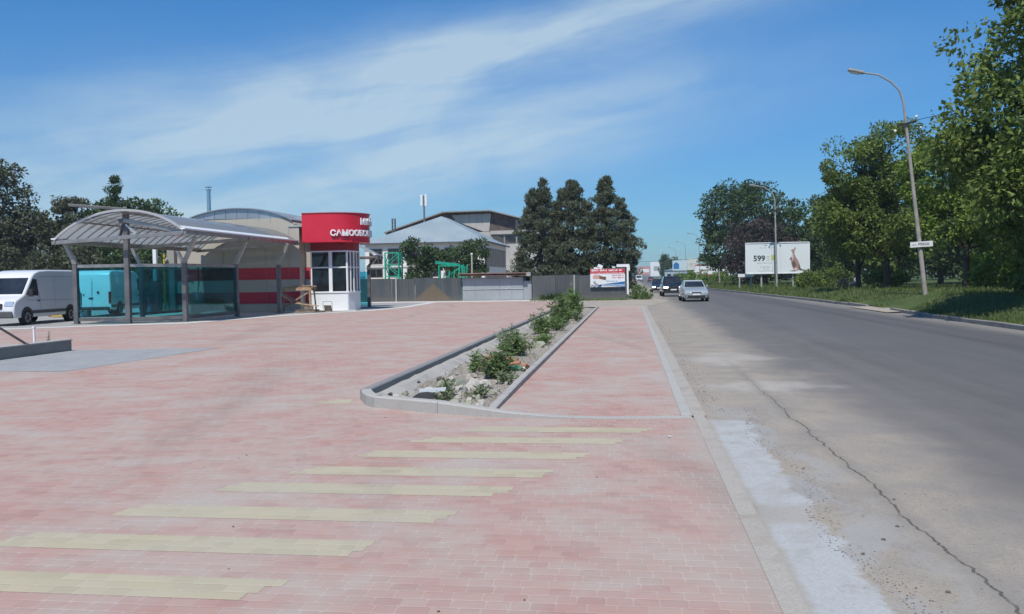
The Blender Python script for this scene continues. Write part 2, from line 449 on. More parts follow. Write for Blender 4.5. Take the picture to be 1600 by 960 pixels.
# crosswalk: rows of yellow pavers set into the red, ends stepped row by row
stripe_ends = [(9.28, -1.74, 0.14), (8.66, -2.15, -0.10), (7.97, -2.50, -0.43), (7.24, -2.86, -0.70), (6.52, -3.22, -0.97), (5.82, -3.66, -1.30), (5.13, -4.05, -1.66), (4.38, -4.5, -1.95), (3.7, -4.85, -2.3)]
for yc, xa, xb in stripe_ends:
    mb = MB(); r0 = round(yc/0.105-1.5)
    for k in range(3):
        y0 = (r0+k)*0.105; sh = (k-1)*0.06
        ja, jb = rng.uniform(-.03, .03), rng.uniform(-.03, .03); mb.quad((xa+sh+ja, y0, .0015), (xb+sh+jb, y0, .0015), (xb+sh+jb, y0+.105, .0015), (xa+sh+ja, y0+.105, .0015))
    struct(mb.build('crosswalk_stripe', M_YEL))
mb = MB()
for k in range(4):
    y0 = (round(11.1/0.105)+k)*0.105
    mb.quad((-4.3+k*.08, y0, .0015), (-3.75-k*.02, y0, .0015), (-3.75-k*.02, y0+.105, .0015), (-4.3+k*.08, y0+.105, .0015))
struct(mb.build('crosswalk_stripe', M_YEL))

sheet('grey_paving', [[(-22, 14.6), (-12.2, 15.2), (-10.7, 15.1), (-10.3, 20.6), (-14.2, 20.1), (-22, 19.9)]], 0.004, M_GREYP)
sheet('wash_floor', [[(-46, 29), (-23.6, 30.1), (-21.9, 31.5), (-18.3, 33.6), (-17.5, 37), (-16.3, 42), (-14.2, 45.2), (-13.6, 50), (-14.2, 60.4), (-46, 60.4)]], 0.004, M_WASHFLOOR)
edge_o = [(-46, 28.4), (-23.5, 29.55), (-21.8, 30.95), (-17.9, 33.1), (-17.0, 37), (-15.7, 42), (-13.7, 45), (-13.1, 50), (-13.6, 60.4)]
edge_i = [(-46, 29.3), (-23.7, 30.5), (-22.0, 31.9), (-18.5, 34.0), (-17.6, 37.2), (-16.4, 42.2), (-14.4, 45.4), (-13.7, 50), (-14.3, 60.4)]
sheet('wash_floor_edge', [[edge_o[i], edge_o[i+1], edge_i[i+1], edge_i[i]] for i in range(len(edge_o)-1)], 0.009, M_PALE)

# raised kerbs round the planting strip
def kerb_run(name, outer, width, heights, mat, joints=1.0):
    """outer: polyline (x,y); the kerb lies to its left side; one height per point."""
    P = [Vector((p[0], p[1], 0)) for p in outer]; L = []
    for i, p in enumerate(P):
        d = (P[min(i+1, len(P)-1)]-P[max(i-1, 0)]).normalized()
        L.append(p+Vector((-d.y, d.x, 0))*width)
    mb = MB(); ch = 0.018
    for i in range(len(P)-1):
        a, b, c, d = P[i], P[i+1], L[i+1], L[i]
        h0, h1 = heights[i], heights[i+1]; e = Vector((0, 0, 1))
        ia = (d-a).normalized()*ch; ib = (c-b).normalized()*ch
        lo = e*-0.12
        ring0 = [a+lo, a+e*(h0-ch*min(1, h0*8)), a+ia+e*h0, d-ia+e*h0, d+e*(h0-ch*min(1, h0*8)), d+lo]
        ring1 = [b+lo, b+e*(h1-ch*min(1, h1*8)), b+ib+e*h1, c-ib+e*h1, c+e*(h1-ch*min(1, h1*8)), c+lo]
        vs = ring0+ring1
        mb.add(vs, [(k, k+1, k+7, k+6) for k in range(5)]+[(0, 6, 11, 5), tuple(range(5, -1, -1)), tuple(range(6, 12))])
    return struct(mb.build(name, mat))
g = 0.004
kerb_run('kerb', [(-3.30, 10.80), (-2.36, 10.33+g)], 0.15, [.15, .15], M_KERB)
kerb_run('kerb', [(-3.70, 11.52), (-3.62, 11.30), (-3.48, 11.02), (-3.306, 10.804)], 0.15, [.15, .15, .15, .15], M_KERB)
kerb_run('kerb', [(-2.352, 10.326), (-1.9, 10.16), (-1.45, 10.04), (-0.9, 9.99), (-0.3, 10.0), (0.3, 10.06), (0.70, 10.12)], 0.15, [.15, .115, .07, .03, .012, .008, .008], M_KERB)
yk = [11.53, 13.5]+[13.5+1.0*i for i in range(1, 48)]
for a, b in zip(yk[0::4], yk[4::4]):
    kerb_run('kerb', [(-3.72, b-0.006), (-3.72, a)], 0.14, [.15, .15], M_KERBL)
for y0 in np.arange(10.25, 46, 3.0):
    y1 = min(y0+2.994, 47.3); h0 = 0.05 if y0 < 10.3 else 0.085
    kerb_run('kerb', [(-1.66, y0), (-1.66, y1)], 0.11, [h0, 0.085], M_KERBD)

# planter soil: lumpy sheet between the kerbs
nx, ny = 16, 150
mb = MB(); rs = np.random.RandomState(3)
xs = np.linspace(-3.62, -1.70, nx); ys = np.concatenate([np.linspace(10.3, 24, 90), np.linspace(24.4, 61, 60)])
for y in ys:
    for x in xs:
        z = -0.045+0.05*math.exp(-((x+2.5)/0.5)**2)*(0.6+0.4*math.sin(y*1.3))+rs.normal(0, 0.012)
        if y < 11.6: z = min(z, -0.03) if x < -3.2 else z
        mb.v.append((x, y, z))
for j in range(len(ys)-1):
    for i in range(nx-1):
        xm, ym = xs[i], ys[j]
        if ym < 11.4-(xm+3.62)*0.95 and ym < 11.3 and xm < -3.0: continue
        if ym < 10.36 and xm < -2.2: continue
        a = j*nx+i; mb.f.append((a, a+1, a+nx+1, a+nx)); mb.m.append(0)
struct(mb.build('soil', M_SOIL, smooth=True))
mb = MB(); rr = random.Random(8)
prev = None
for i in range(120):
    y = 11.6+i*0.4; w = 0.30+0.07*math.sin(i*0.9)+rr.uniform(-.04, .04)
    row = [(-3.584, y, 0.055+rr.uniform(-.01, .01)), (-3.46, y, 0.045+rr.uniform(-.012, .012)), (-3.58+w, y, -0.03), (-3.55+w, y, -0.07)]
    if prev:
        for k in range(3): mb.quad(prev[k], prev[k+1], row[k+1], row[k])
    prev = row
struct(mb.build('kerb_haunch', concrete_mat('haunch_concrete', (0.40, 0.385, 0.355), (0.27, 0.24, 0.205), 0.7, 2.5)))

M_KERBF = concrete_mat('far_kerb_concrete', (0.27, 0.255, 0.235), (0.13, 0.12, 0.10), 0.7, 1.5)  # darker concrete with dark blotches, for the far kerb
# far verge with a low bank, its kerb and a gravel entry
def kx(y):
    return float(np.interp(y, [-20, 33, 36, 43, 55, 70, 85, 100, 1000], [10.72, 10.75, 10.95, 11.25, 10.9, 10.35, 9.75, 9.4, 9.4]))
def bank(x, y):
    top = float(np.interp(y, [0, 45, 58, 75, 90, 400], [0.62, 0.60, 0.46, 0.22, 0.08, 0.05]))
    t = max(0, min(1, (x-kx(y)-0.15)/2.6)); t = t*t*(3-2*t)
    gap = math.exp(-((y-40.2)/1.6)**2)*max(0, 1-(x-kx(y))/2.2)
    return 0.085+(top+0.012*(max(0, x-14))) * t*(1-gap) - 0.075*gap
ys = np.concatenate([np.arange(-10, 100, 1.2), np.arange(100, 420, 8)])
offs = [0.16, 0.35, 0.7, 1.1, 1.6, 2.1, 2.7, 3.5, 5, 8, 14, 24, 45]
mb = MB(); rs = np.random.RandomState(4)
for y in ys:
    for o_ in offs:
        x = kx(y)+o_; mb.v.append((x, y, bank(x, y)+rs.normal(0, 0.012)))
for j in range(len(ys)-1):
    for i in range(len(offs)-1):
        a = j*len(offs)+i; mb.f.append((a, a+1, a+len(offs)+1, a+len(offs))); mb.m.append(0)
struct(mb.build('verge', M_VERGE, smooth=True))
for y0 in list(np.arange(-6, 36.5, 3.0))+list(np.arange(43.5, 200, 3.0)):
    y1 = y0+2.985
    kerb_run('kerb', [(kx(y1), y1), (kx(y0), y0)], 0.16, [0.12+rr.uniform(-.02, .02), 0.12+rr.uniform(-.02, .02)], M_KERBF)
sheet('entry', [[(10.4, 37), (11.05, 37.2), (12.2, 38.6), (13.6, 40.4), (12.2, 42.6), (11.3, 43.4), (10.5, 43.6)]], -0.008, M_DIRT)
entry = bpy.data.objects['entry']
for v, z in zip(entry.data.vertices, [-.008, .02, .04, .05, .04, .02, -.008]): v.co.z = z+0.02

# distant ridge on the horizon
mb = MB(); rs = random.Random(2); pr = None
for i in range(81):
    x = -2600+i*65; h = 16+9*math.sin(i*0.37)+6*math.sin(i*0.91+1)+rs.uniform(0, 3)
    row = [(x, 2500, -1), (x, 2580, h*0.8), (x, 2700, h), (x, 3000, -1)]
    if pr:
        for k in range(3): mb.quad(pr[k], row[k], row[k+1], pr[k+1])
    pr = row
struct(mb.build('hills', soil_mat('hill_woods', (0.05, 0.075, 0.04), (0.075, 0.10, 0.05), (0.04, 0.06, 0.03), 0.02), smooth=True))
# ------------------------------------------------------------------ materials for buildings and metal
def wall_mat(name, c, var=0.1, grime=(0.25, 0.23, 0.2), amt=0.25):
    m, nt, b = newmat(name)
    so, x, y, z = posxyz(nt)
    a = noise(nt, vec(nt, x*0.9, y*0.9, z*0.3), 1.0, 6, 0.6, 0.3); f = noise(nt, so, 30, 3, 0.6)
    base = mix(nt, a.step(0.3, 0.7), tuple(v*(1-var) for v in c), c)
    st = noise(nt, vec(nt, x*3.0, y*3.0, z*0.25), 1.0, 5, 0.65)
    setin(nt, b, 'Base Color', mix(nt, st.step(0.52, 0.75)*amt, base, grime))
    b.inputs['Roughness'].default_value = 0.75
    nt.links.new(bump(nt, f, 0.002), b.inputs['Normal'])
    return m
M_BEIGE = wall_mat('beige_panel', (0.45, 0.415, 0.35), 0.08, amt=0.12)
M_REDSTR = wall_mat('red_panel', (0.50, 0.035, 0.062), 0.1, (0.3, 0.05, 0.06), 0.15)
M_SIGNRED = pm('sign_red', (0.60, 0.022, 0.045), 0.35, 0.05, 1.5, spec=0.5)
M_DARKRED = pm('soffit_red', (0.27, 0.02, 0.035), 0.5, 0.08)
M_PVC = pm('white_pvc', (0.78, 0.79, 0.79), 0.35, 0.03, 3)
M_LETTER = pm('white_letter', (0.80, 0.81, 0.82), 0.4, 0.03)
M_STEEL = pm('brushed_steel', (0.40, 0.385, 0.36), 0.38, 0.22, 2.5, metal=0.7)
M_STEELD = pm('weathered_post', (0.185, 0.178, 0.178), 0.5, 0.25, 2.0, metal=0.45)
M_ZINC = pm('zinc_roof', (0.42, 0.45, 0.48), 0.35, 0.15, 0.8, metal=0.6)
M_TRIM = pm('edge_trim', (0.66, 0.67, 0.68), 0.28, 0.05, 2, metal=0.6)
M_CHROME = pm('stainless_flue', (0.62, 0.63, 0.64), 0.22, 0.05, 2, metal=0.95)
M_DARK = pm('dark_rubber', (0.022, 0.022, 0.024), 0.7, 0.2)
M_BLACK = pm('black_plastic', (0.03, 0.03, 0.032), 0.5, 0.15)
M_WOOD = pm('raw_timber', (0.46, 0.31, 0.19), 0.8, 0.3, 6, bmp=0.003)
M_WOODD = pm('grey_timber', (0.26, 0.205, 0.16), 0.85, 0.35, 6, bmp=0.003)
def glass_dark(name, c=(0.012, 0.014, 0.018), rough=0.04):
    m, nt, b = newmat(name)
    so, x, y, z = posxyz(nt, 'Object'); n = noise(nt, so, 1.5, 3)
    setin(nt, b, 'Base Color', mix(nt, n.step(0.3, 0.7), c, tuple(v*1.8+0.004 for v in c)))
    b.inputs['Roughness'].default_value = rough; b.inputs['Specular IOR Level'].default_value = 0.55
    return m
M_GLASS = glass_dark('window_glass')
M_CARGLASS = glass_dark('car_glass', (0.014, 0.018, 0.024))
def tint_glass(name, c, diffuse, dfac, lo=0.5, hi=1.3, gloss=0.7):
    m, nt, b = newmat(name); out = nt.nodes['Material Output']
    nt.nodes.remove(b)
    tr = nt.nodes.new('ShaderNodeBsdfTransparent'); tr.inputs[0].default_value = rgb(c)
    gl = nt.nodes.new('ShaderNodeBsdfGlossy'); gl.inputs['Roughness'].default_value = 0.03
    df = nt.nodes.new('ShaderNodeBsdfDiffuse'); so, x, y, z = posxyz(nt)
    d = noise(nt, so, 1.2, 5, 0.6).step(0.35, 0.7, lo, hi)*dfac
    setin(nt, df, 'Color', diffuse)
    fr = nt.nodes.new('ShaderNodeFresnel'); fr.inputs[0].default_value = 1.45
    a = nt.nodes.new('ShaderNodeMixShader'); nt.links.new(d.s, a.inputs[0]); nt.links.new(tr.outputs[0], a.inputs[1]); nt.links.new(df.outputs[0], a.inputs[2])
    c2 = nt.nodes.new('ShaderNodeMixShader'); nt.links.new((V(nt, fr.outputs[0])*gloss).s, c2.inputs[0]); nt.links.new(a.outputs[0], c2.inputs[1]); nt.links.new(gl.outputs[0], c2.inputs[2])
    nt.links.new(c2.outputs[0], out.inputs[0])
    return m
M_TEAL = tint_glass('teal_glass', (0.37, 0.80, 0.87), (0.05, 0.16, 0.17), 0.02)
M_POLY = tint_glass('polycarbonate', (0.50, 0.52, 0.54), (0.40, 0.415, 0.425), 0.95, 0.95, 1.04, 0.45)
_nt = M_POLY.node_tree; _df = [n for n in _nt.nodes if n.type == 'BSDF_DIFFUSE'][0]
_tl = _nt.nodes.new('ShaderNodeBsdfTranslucent'); _tl.inputs[0].default_value = (.44, .46, .47, 1); _ms = _nt.nodes.new('ShaderNodeMixShader'); _ms.inputs[0].default_value = .55
for l in list(_df.outputs[0].links):
    to = l.to_socket; _nt.links.new(_df.outputs[0], _ms.inputs[1]); _nt.links.new(_tl.outputs[0], _ms.inputs[2]); _nt.links.new(_ms.outputs[0], to)

# ------------------------------------------------------------------ car wash: hall, rounded kiosk, red sign drum
cw = thing('car_wash', 'beige car wash hall with red bands and a white kiosk under a red sign drum', 'car wash', (-18, 46, 0))
OX, OY = 18, -46
def L_(p): return (p[0]+OX, p[1]+OY)+tuple(p[2:])
def T(mb): mb.v = [(v[0]+OX, v[1]+OY, v[2]) for v in mb.v]; return mb
Z0 = -0.04
mb = MB()
mb.prism([(-25.2, 45.5), (-17.95, 45.5), (-17.95, 51.0), (-25.2, 51.0)], Z0, 4.66)
mb.prism_y([(-23.5, 4.66), (-18.45, 4.66), (-18.2, 4.80), (-18.48, 5.16), (-18.75, 5.18), (-23.3, 5.13), (-24.8, 5.02), (-25.2, 4.66)], 45.5, 50.98)
mb.box((-17.75, 48.0, 2.3), (0.4, 3.4, 4.7))
wallo = T(mb).build('wall', M_BEIGE, cw)
for z0, z1 in ((1.78, 2.43), (0.46, 1.09)):
    mb = MB(); n = 0
    for xa, xb in ((-25.13, -22.4), (-22.39, -19.9), (-19.89, -18.55), (-18.54, -17.955)):
        mb.box(((xa+xb)/2, 45.495, (z0+z1)/2), (xb-xa, 0.03, z1-z0))
    T(mb).build('red_band', M_REDSTR, cw)
    mb = MB(); mb.box((-17.752, 46.295, (z0+z1)/2), (0.39, 0.03, z1-z0)); T(mb).build('red_band', M_REDSTR, cw)
mb = MB()
for xx in (-22.395, -19.895, -18.545): T(MB().box((xx, 45.49, 2.3), (0.014, 0.012, 4.5))).build('panel_joint', pm('joint_seal', (0.33, 0.31, 0.28), 0.7), cw)
MB_ = MB(); MB_.box((-25.35, 45.35, 2.3), (0.42, 0.30, 4.7)); T(MB_).build('corner_column', wall_mat('grey_column', (0.34, 0.32, 0.29)), cw)
# barrel roof
mb = MB(); n = 18; cx_, half, zs, rise = -21.55, 3.25, 5.05, 0.72
P = [(cx_+half*math.sin(t)/math.sin(0.86), zs+rise*(math.cos(t)-math.cos(0.86))/(1-math.cos(0.86))) for t in np.linspace(-0.86, 0.86, n)]
poly = P+[(x, z-0.05) for x, z in reversed(P)]
mb.prism_y(list(reversed(poly)), 45.38, 51.15)
for k in range(1, 12):
    y = 45.4+k*0.48
    for i in range(n-1): mb.bar((P[i][0], y, P[i][1]+0.015), (P[i+1][0], y, P[i+1][1]+0.015), 0.03, 0.03)
T(mb).build('roof', M_ZINC, cw)
mb = MB(); mb.prism_y([(x, z-.03) for x, z in P if z > 5.06][::-1], 45.52, 45.6)
for k in range(1, 8): mb.box((cx_-2.6+k*.65, 45.50, 5.2+.42*math.cos((k-4)*.38)-.2), (.03, .03, .5))
T(mb).build('roof_gable', M_ZINC, cw)
mb = MB()
mb.tube([(-23.8, 46.8, 5.0), (-23.8, 46.8, 6.95)], 0.11, 14); mb.cyl((-23.8, 46.8, 6.97), 0.16, 0.06, 14); mb.cyl((-23.8, 46.8, 7.12), 0.19, 0.03, 14); mb.cyl((-23.8, 46.8, 5.9), 0.125, 0.05, 14)
mb.tube([(-23.8, 46.8, 6.95), (-23.8, 46.8, 7.12)], 0.02, 6)
T(mb).build('flue', M_CHROME, cw, smooth=True)
mb = MB(); mb.box((-18.05, 47.5, 4.70), (1.0, 4.1, 0.10)); T(mb).build('parapet', pm('pale_green_flashing', (0.36, 0.41, 0.38), 0.5), cw)
# sign drum
RD, DCX, DY0 = 1.85, -16.35, 45.2
def drum_outline(R_, cy=DY0+RD, inset=0.0):
    pts = [(-17.67+inset*0.0, cy-R_)]
    pts += [(DCX+R_*math.cos(t), cy+R_*math.sin(t)) for t in np.linspace(-math.pi/2, math.pi/2, 28)]
    pts += [(-17.67, cy+R_)]
    return pts
mb = MB(); mb.prism(drum_outline(RD), 3.76, 5.36); drum = T(mb).build('sign_drum', M_SIGNRED, cw, bevel=0.015)
mb = MB(); o1 = drum_outline(RD+0.02)
for i in range(len(o1)-1): mb.bar(o1[i]+(5.365,), o1[i+1]+(5.365,), 0.05, 0.03)
T(mb).build('drum_cap', pm('pale_red_trim', (0.55, 0.2, 0.2), 0.4), drum)
def wrap(off):
    def f(s):
        t = s/(RD+0.05)+off
        c, s_ = math.cos(t), math.sin(t)
        return (DCX+(RD+0.05)*c, DY0+RD+(RD+0.05)*s_, c, s_)
    return f
for txt, size, z in (("САМООБСЛУГОВУВАННЯ", 0.425, 4.24), ("МИЙКА", 0.46, 4.88)):
    mb = text_mb(txt, size, 0.035, 0.016, wrap(0.0), space=1.0 if txt != "МИЙКА" else 1.2)
    xs_ = None
    mb.v = [(v[0], v[1], v[2]+z) for v in mb.v]
    T(mb).build('lettering', M_LETTER, drum)
# kiosk body under the drum
BODY = [(-17.55, 46.1), (-15.45, 46.1), (-15.28, 46.75), (-15.28, 47.75), (-15.6, 48.7), (-16.4, 49.3), (-17.55, 49.3)]
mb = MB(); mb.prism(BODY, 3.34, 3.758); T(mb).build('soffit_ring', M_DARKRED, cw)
mb = MB(); mb.prism([(x*1.0+(-16.5-x)*0.10, y+(47.7-y)*0.10) for x, y in BODY], Z0, 3.335); T(mb).build('kiosk_core', pm('kiosk_inside', (0.05, 0.045, 0.045), 0.8), cw)
def facade(a, b, panes, z_sill=0.98, z_tr=2.40, z_top=3.33, mw=0.10):
    a, b = Vector((a[0], a[1], 0)), Vector((b[0], b[1], 0)); d = b-a; Lh = d.length; d.normalize(); ang = math.atan2(d.y, d.x)
    nrm = Vector((d.y, -d.x, 0))
    def bx(s0, s1, z0, z1, off, th, mb):
        c = a+d*((s0+s1)/2)+nrm*off; mb.box((c.x, c.y, (z0+z1)/2), (s1-s0, th, z1-z0), rz=ang)
    fr = MB(); e = 0.06
    bx(0, Lh, Z0, z_sill, -0.03, 0.10, fr)
    bx(0, Lh, z_top-0.08, z_top, -0.028, 0.104, fr)
    xs_ = [0]+[p*Lh for p in panes]+[Lh]
    for i, s in enumerate(xs_):
        w = mw if 0 < i < len(xs_)-1 else 0.07
        s0 = min(max(s-w/2 if 0 < i < len(xs_)-1 else (s if i == 0 else s-w), 0), Lh)
        bx(s0, s0+w, z_sill, z_top-0.08, -0.03, 0.096, fr)
    bx(0.0, Lh, z_tr-0.04, z_tr+0.04, -0.034, 0.086, fr)
    bx(0.0, Lh, z_sill, z_sill+0.09, 0.0, 0.13, fr)
    f = T(fr).build('window_frame', M_PVC, cw, bevel=0.008)
    for i in range(len(xs_)-1):
        for z0, z1 in ((z_sill+.09, z_tr-.04), (z_tr+.04, z_top-.08)):
            g_ = MB(); bx(xs_[i]+.05, xs_[i+1]-.05, z0, z1, -0.045, 0.02, g_); T(g_).build('pane', M_GLASS, f)
facade((-17.55, 46.1), (-15.45, 46.1), [0.54], mw=.20)
for p, q in zip(BODY[1:4], BODY[2:5]): facade(p, q, [0.5])
mb = MB(); mb.box((-16.3, 45.9, -0.02), (2.9, 0.7, 0.10)); T(mb).build('doorstep', M_PALE, cw)
mb = MB(); mb.box((-17.78, 46.23, 1.55), (0.22, 0.10, 0.28)); T(mb).build('meter_box', pm('grey_box', (0.4, 0.4, 0.4)), cw)

M_RIB = pm('white_rib', (0.42, 0.43, 0.44), 0.45, 0.05)
# ------------------------------------------------------------------ wash canopies
def canopy(label, loc, posts_r, posts_l, xl, xr, y0, y1, eave, rise, front=None, glass=(), group='wash canopies beside the hall', tilt=0.0):
    ox, oy = loc[0], loc[1]
    t = thing('wash_canopy', label, 'canopy', (ox, oy, 0), 0, group)
    def B(mb, name, mat, parent=None, **k):
        mb.v = [(v[0]-ox, v[1]-oy, v[2]) for v in mb.v]; return mb.build(name, mat, parent or t, **k)
    def post(x, y, s, zb=2.55, top=eave, arm=0.55):
        mb = MB(); mb.box((x, y, zb/2), (0.19, 0.19, zb+0.06)); mb.box((x, y, 0.012), (0.34, 0.34, 0.02))
        p = B(mb, 'post', M_STEELD, bevel=0.012)
        mb = MB(); mb.bar((x, y, zb-0.02), (x+s*arm, y, top), 0.17, 0.15); mb.box((x, y, zb), (0.22, 0.22, 0.05))
        B(mb, 'post_arm', M_STEEL, p, bevel=0.01)
    for x, y in posts_r: post(x, y, 1)
    for x, y in posts_l: post(x, y, -1)
    cx = (xl+xr)/2; hw = (xr-xl)/2; n = 22; th = 0.80
    P = [(cx+hw*math.sin(a)/math.sin(th), eave+0.06+tilt*(math.sin(a)/math.sin(th))+rise*(math.cos(a)-math.cos(th))/(1-math.cos(th))) for a in np.linspace(-th, th, n)]
    mb = MB()
    for i in range(n-1):
        a, b = P[i], P[i+1]
        mb.add([(a[0], y0, a[1]), (b[0], y0, b[1]), (b[0], y1, b[1]), (a[0], y1, a[1])], [(0, 1, 2, 3)])
    roof = B(mb, 'roof_sheet', M_POLY, smooth=True)
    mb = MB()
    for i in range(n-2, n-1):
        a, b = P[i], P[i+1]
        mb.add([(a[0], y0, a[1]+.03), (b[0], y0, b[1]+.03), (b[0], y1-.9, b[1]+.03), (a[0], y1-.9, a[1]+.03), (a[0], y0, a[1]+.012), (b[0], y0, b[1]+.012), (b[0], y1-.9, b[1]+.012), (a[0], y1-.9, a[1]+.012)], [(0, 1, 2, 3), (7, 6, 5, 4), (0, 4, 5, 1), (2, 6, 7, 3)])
    B(mb, 'eave_glint', M_PVC, roof, smooth=True)  # added white strip: sky reflection on the roof edge, put in as colour
    mb = MB()
    ribs = list(np.arange(y0, y1-0.2, 0.62))+[y1]
    for k, y in enumerate(ribs):
        big = k == 0
        mb = MB()
        for i in range(n-1): mb.bar((P[i][0], y, P[i][1]-(0.03 if not big else -0.015)), (P[i+1][0], y, P[i+1][1]-(0.03 if not big else -0.015)), 0.045 if not big else 0.07, 0.04 if not big else 0.09)
        B(mb, 'roof_rib', M_RIB, roof)
    for x, eave in ((xl, eave-tilt), (xr, eave+tilt)):
        mb = MB(); mb.box((x, (y0+y1)/2, eave-0.02), (0.10, y1-y0+0.1, 0.16)); B(mb, 'eave_beam', M_STEEL, bevel=0.01)
        mb = MB(); mb.box((x+(0.03 if x > cx else -0.03), (y0+y1)/2, eave+0.095), (0.20, y1-y0+0.12, 0.06)); B(mb, 'gutter', M_PVC, bevel=0.008)
    for y in [y0+0.05, (y0+y1)/2, y1-0.1]:
        mb = MB(); mb.bar((xl-.15, y, eave-2*tilt-0.06), (xr+.15, y, eave-0.06), 0.12, 0.15); B(mb, 'tie_beam', M_STEEL, bevel=0.01)
        for i in (5, 11, 16):
            pass
    for k in (5, 11, 16):
        mb = MB(); mb.box((P[k][0], (y0+y1)/2, P[k][1]-0.075), (0.06, y1-y0-0.1, 0.07)); B(mb, 'purlin', M_STEEL)
    return t, B, P
cA, BA, PA = canopy('steel wash canopy with arched grey roof and teal glass screens before the striped wall', (-21, 39, 0),
    [(-18.87, 34.75), (-18.80, 39.5), (-18.12, 43.0)], [(-23.05, 33.5), (-23.45, 39.1), (-23.6, 43.6)], -23.6, -17.95, 33.0, 45.2, 3.62, 0.98, tilt=.15)
mb = MB(); mb.box((-20.74, 33.55, 2.28), (0.21, 0.19, 4.6)); mb.box((-20.74, 33.55, 0.012), (0.36, 0.36, 0.02)); mb.box((-20.74, 33.5, 4.28), (0.44, 0.28, 0.16)); BA(mb, 'post', M_STEELD, bevel=0.012)
mb = MB(); mb.bar((-20.74, 33.4, 4.30), (-18.15, 33.25, 3.76), 0.12, 0.17); BA(mb, 'tie_beam', M_STEEL, bevel=0.01)
mb = MB(); mb.bar((-20.62, 33.35, 4.74), (-22.68, 32.7, 4.92), 0.34, 0.10); mb.bar((-20.74, 33.5, 4.5), (-20.62, 33.3, 4.82), 0.14, 0.14); BA(mb, 'ridge_arm', M_STEELD, bevel=0.01)
mb = MB(); mb.bar((-20.66, 33.44, 4.12), (-20.2, 33.4, 3.72), 0.10, 0.07); BA(mb, 'brace', M_TRIM)
mb = MB(); mb.bar((-20.80, 33.44, 4.12), (-21.05, 33.6, 3.66), 0.10, 0.07); BA(mb, 'brace', M_STEELD)
def screen(a, b, z0=0.28, z1=2.36):
    a, b = Vector(a+(0,)), Vector(b+(0,)); d = (b-a).normalized(); a2, b2 = a+d*0.1, b-d*0.1
    z = lambda v, h: (v.x, v.y, h)
    mb = MB(); mb.bar(z(a2, (z0+z1)/2), z(b2, (z0+z1)/2), 0.02, z1-z0); g_ = BA(mb, 'glass_screen', M_TEAL)
    mb = MB(); mb.bar(z(a2, z1+0.07), z(b2, z1+0.07), 0.10, 0.13); BA(mb, 'screen_rail', M_STEEL, g_)
    mb = MB(); mb.bar(z(a2, z0-0.08), z(b2, z0-0.08), 0.09, 0.14); BA(mb, 'screen_rail', M_STEELD, g_)
screen((-23.05, 33.5), (-20.74, 33.55)); screen((-20.74, 33.55), (-18.87, 34.75)); screen((-18.87, 34.75), (-18.80, 39.5)); screen((-23.45, 39.1), (-23.6, 43.6))
cB, BB, PB = canopy('steel wash canopy half hidden behind the white kiosk', (-18.5, 56, 0),
    [(-16.05, 52.0)], [(-21.0, 52.0)], -21.6, -15.45, 51.3, 52.7, 3.12, 0.95)
def screenB(a, b, z0=0.1, z1=2.2):
    mb = MB(); mb.bar(a+((z0+z1)/2,), b+((z0+z1)/2,), 0.02, z1-z0); BB(mb, 'glass_screen', M_TEAL)
screenB((-17.6, 51.95), (-16.15, 51.98))

# wash equipment behind the glass
t = thing('wash_boom', 'white upright wash boom standing behind the teal glass', 'wash boom', (-25.9, 44.6, 0))
MB().box((0, 0, 0.9), (0.5, 0.42, 1.8)).build('pump_cabinet', pm('steel_cabinet', (0.10, 0.11, 0.115), 0.4, metal=0.3), t, bevel=0.02)
MB().box((0, 0, 2.75), (0.2, 0.2, 1.9)).build('mast', M_PVC, t, bevel=0.01)
mb = MB(); mb.tube([(0, -.1, 3.65), (0.9, -.2, 3.72), (1.6, -.3, 3.6)], 0.03, 8); mb.build('hose_arm', M_STEEL, t)
t = thing('marker_post', 'slim yellow post behind the teal glass near the hall corner', 'post', (-25.55, 44.9, 0))
MB().cyl((0, 0, 1.65), 0.06, 3.3, 10).build('shaft', pm('yellow_paint', (0.62, 0.45, 0.05), 0.5), t); MB().cyl((0, 0, 3.31), 0.075, 0.05, 10).build('cap', M_STEEL, t)
t = thing('vacuum_unit', 'squat teal vacuum unit on the wash floor behind the glass', 'vacuum', (-22.6, 42.9, 0))
mb = MB(); mb.cyl((0, 0, 0.55), 0.36, 1.0, 18); mb.cyl((0, 0, 1.1), 0.28, 0.12, 18); mb.build('drum', pm('grey_drum', (0.36, 0.42, 0.43), 0.4, metal=0.3), t, bevel=0.02)
mb = MB(); mb.box((0.55, 0.1, 0.3), (0.5, 0.4, 0.5)); mb.build('base_box', pm('grey_drum', (0,)*3), t, bevel=0.02)
mb = MB(); mb.tube([(0, 0, 1.1), (0.1, 0, 1.6), (0.05, 0.05, 2.3), (0.0, 0.2, 2.6)], 0.035, 8); mb.build('hose', M_DARK, t)
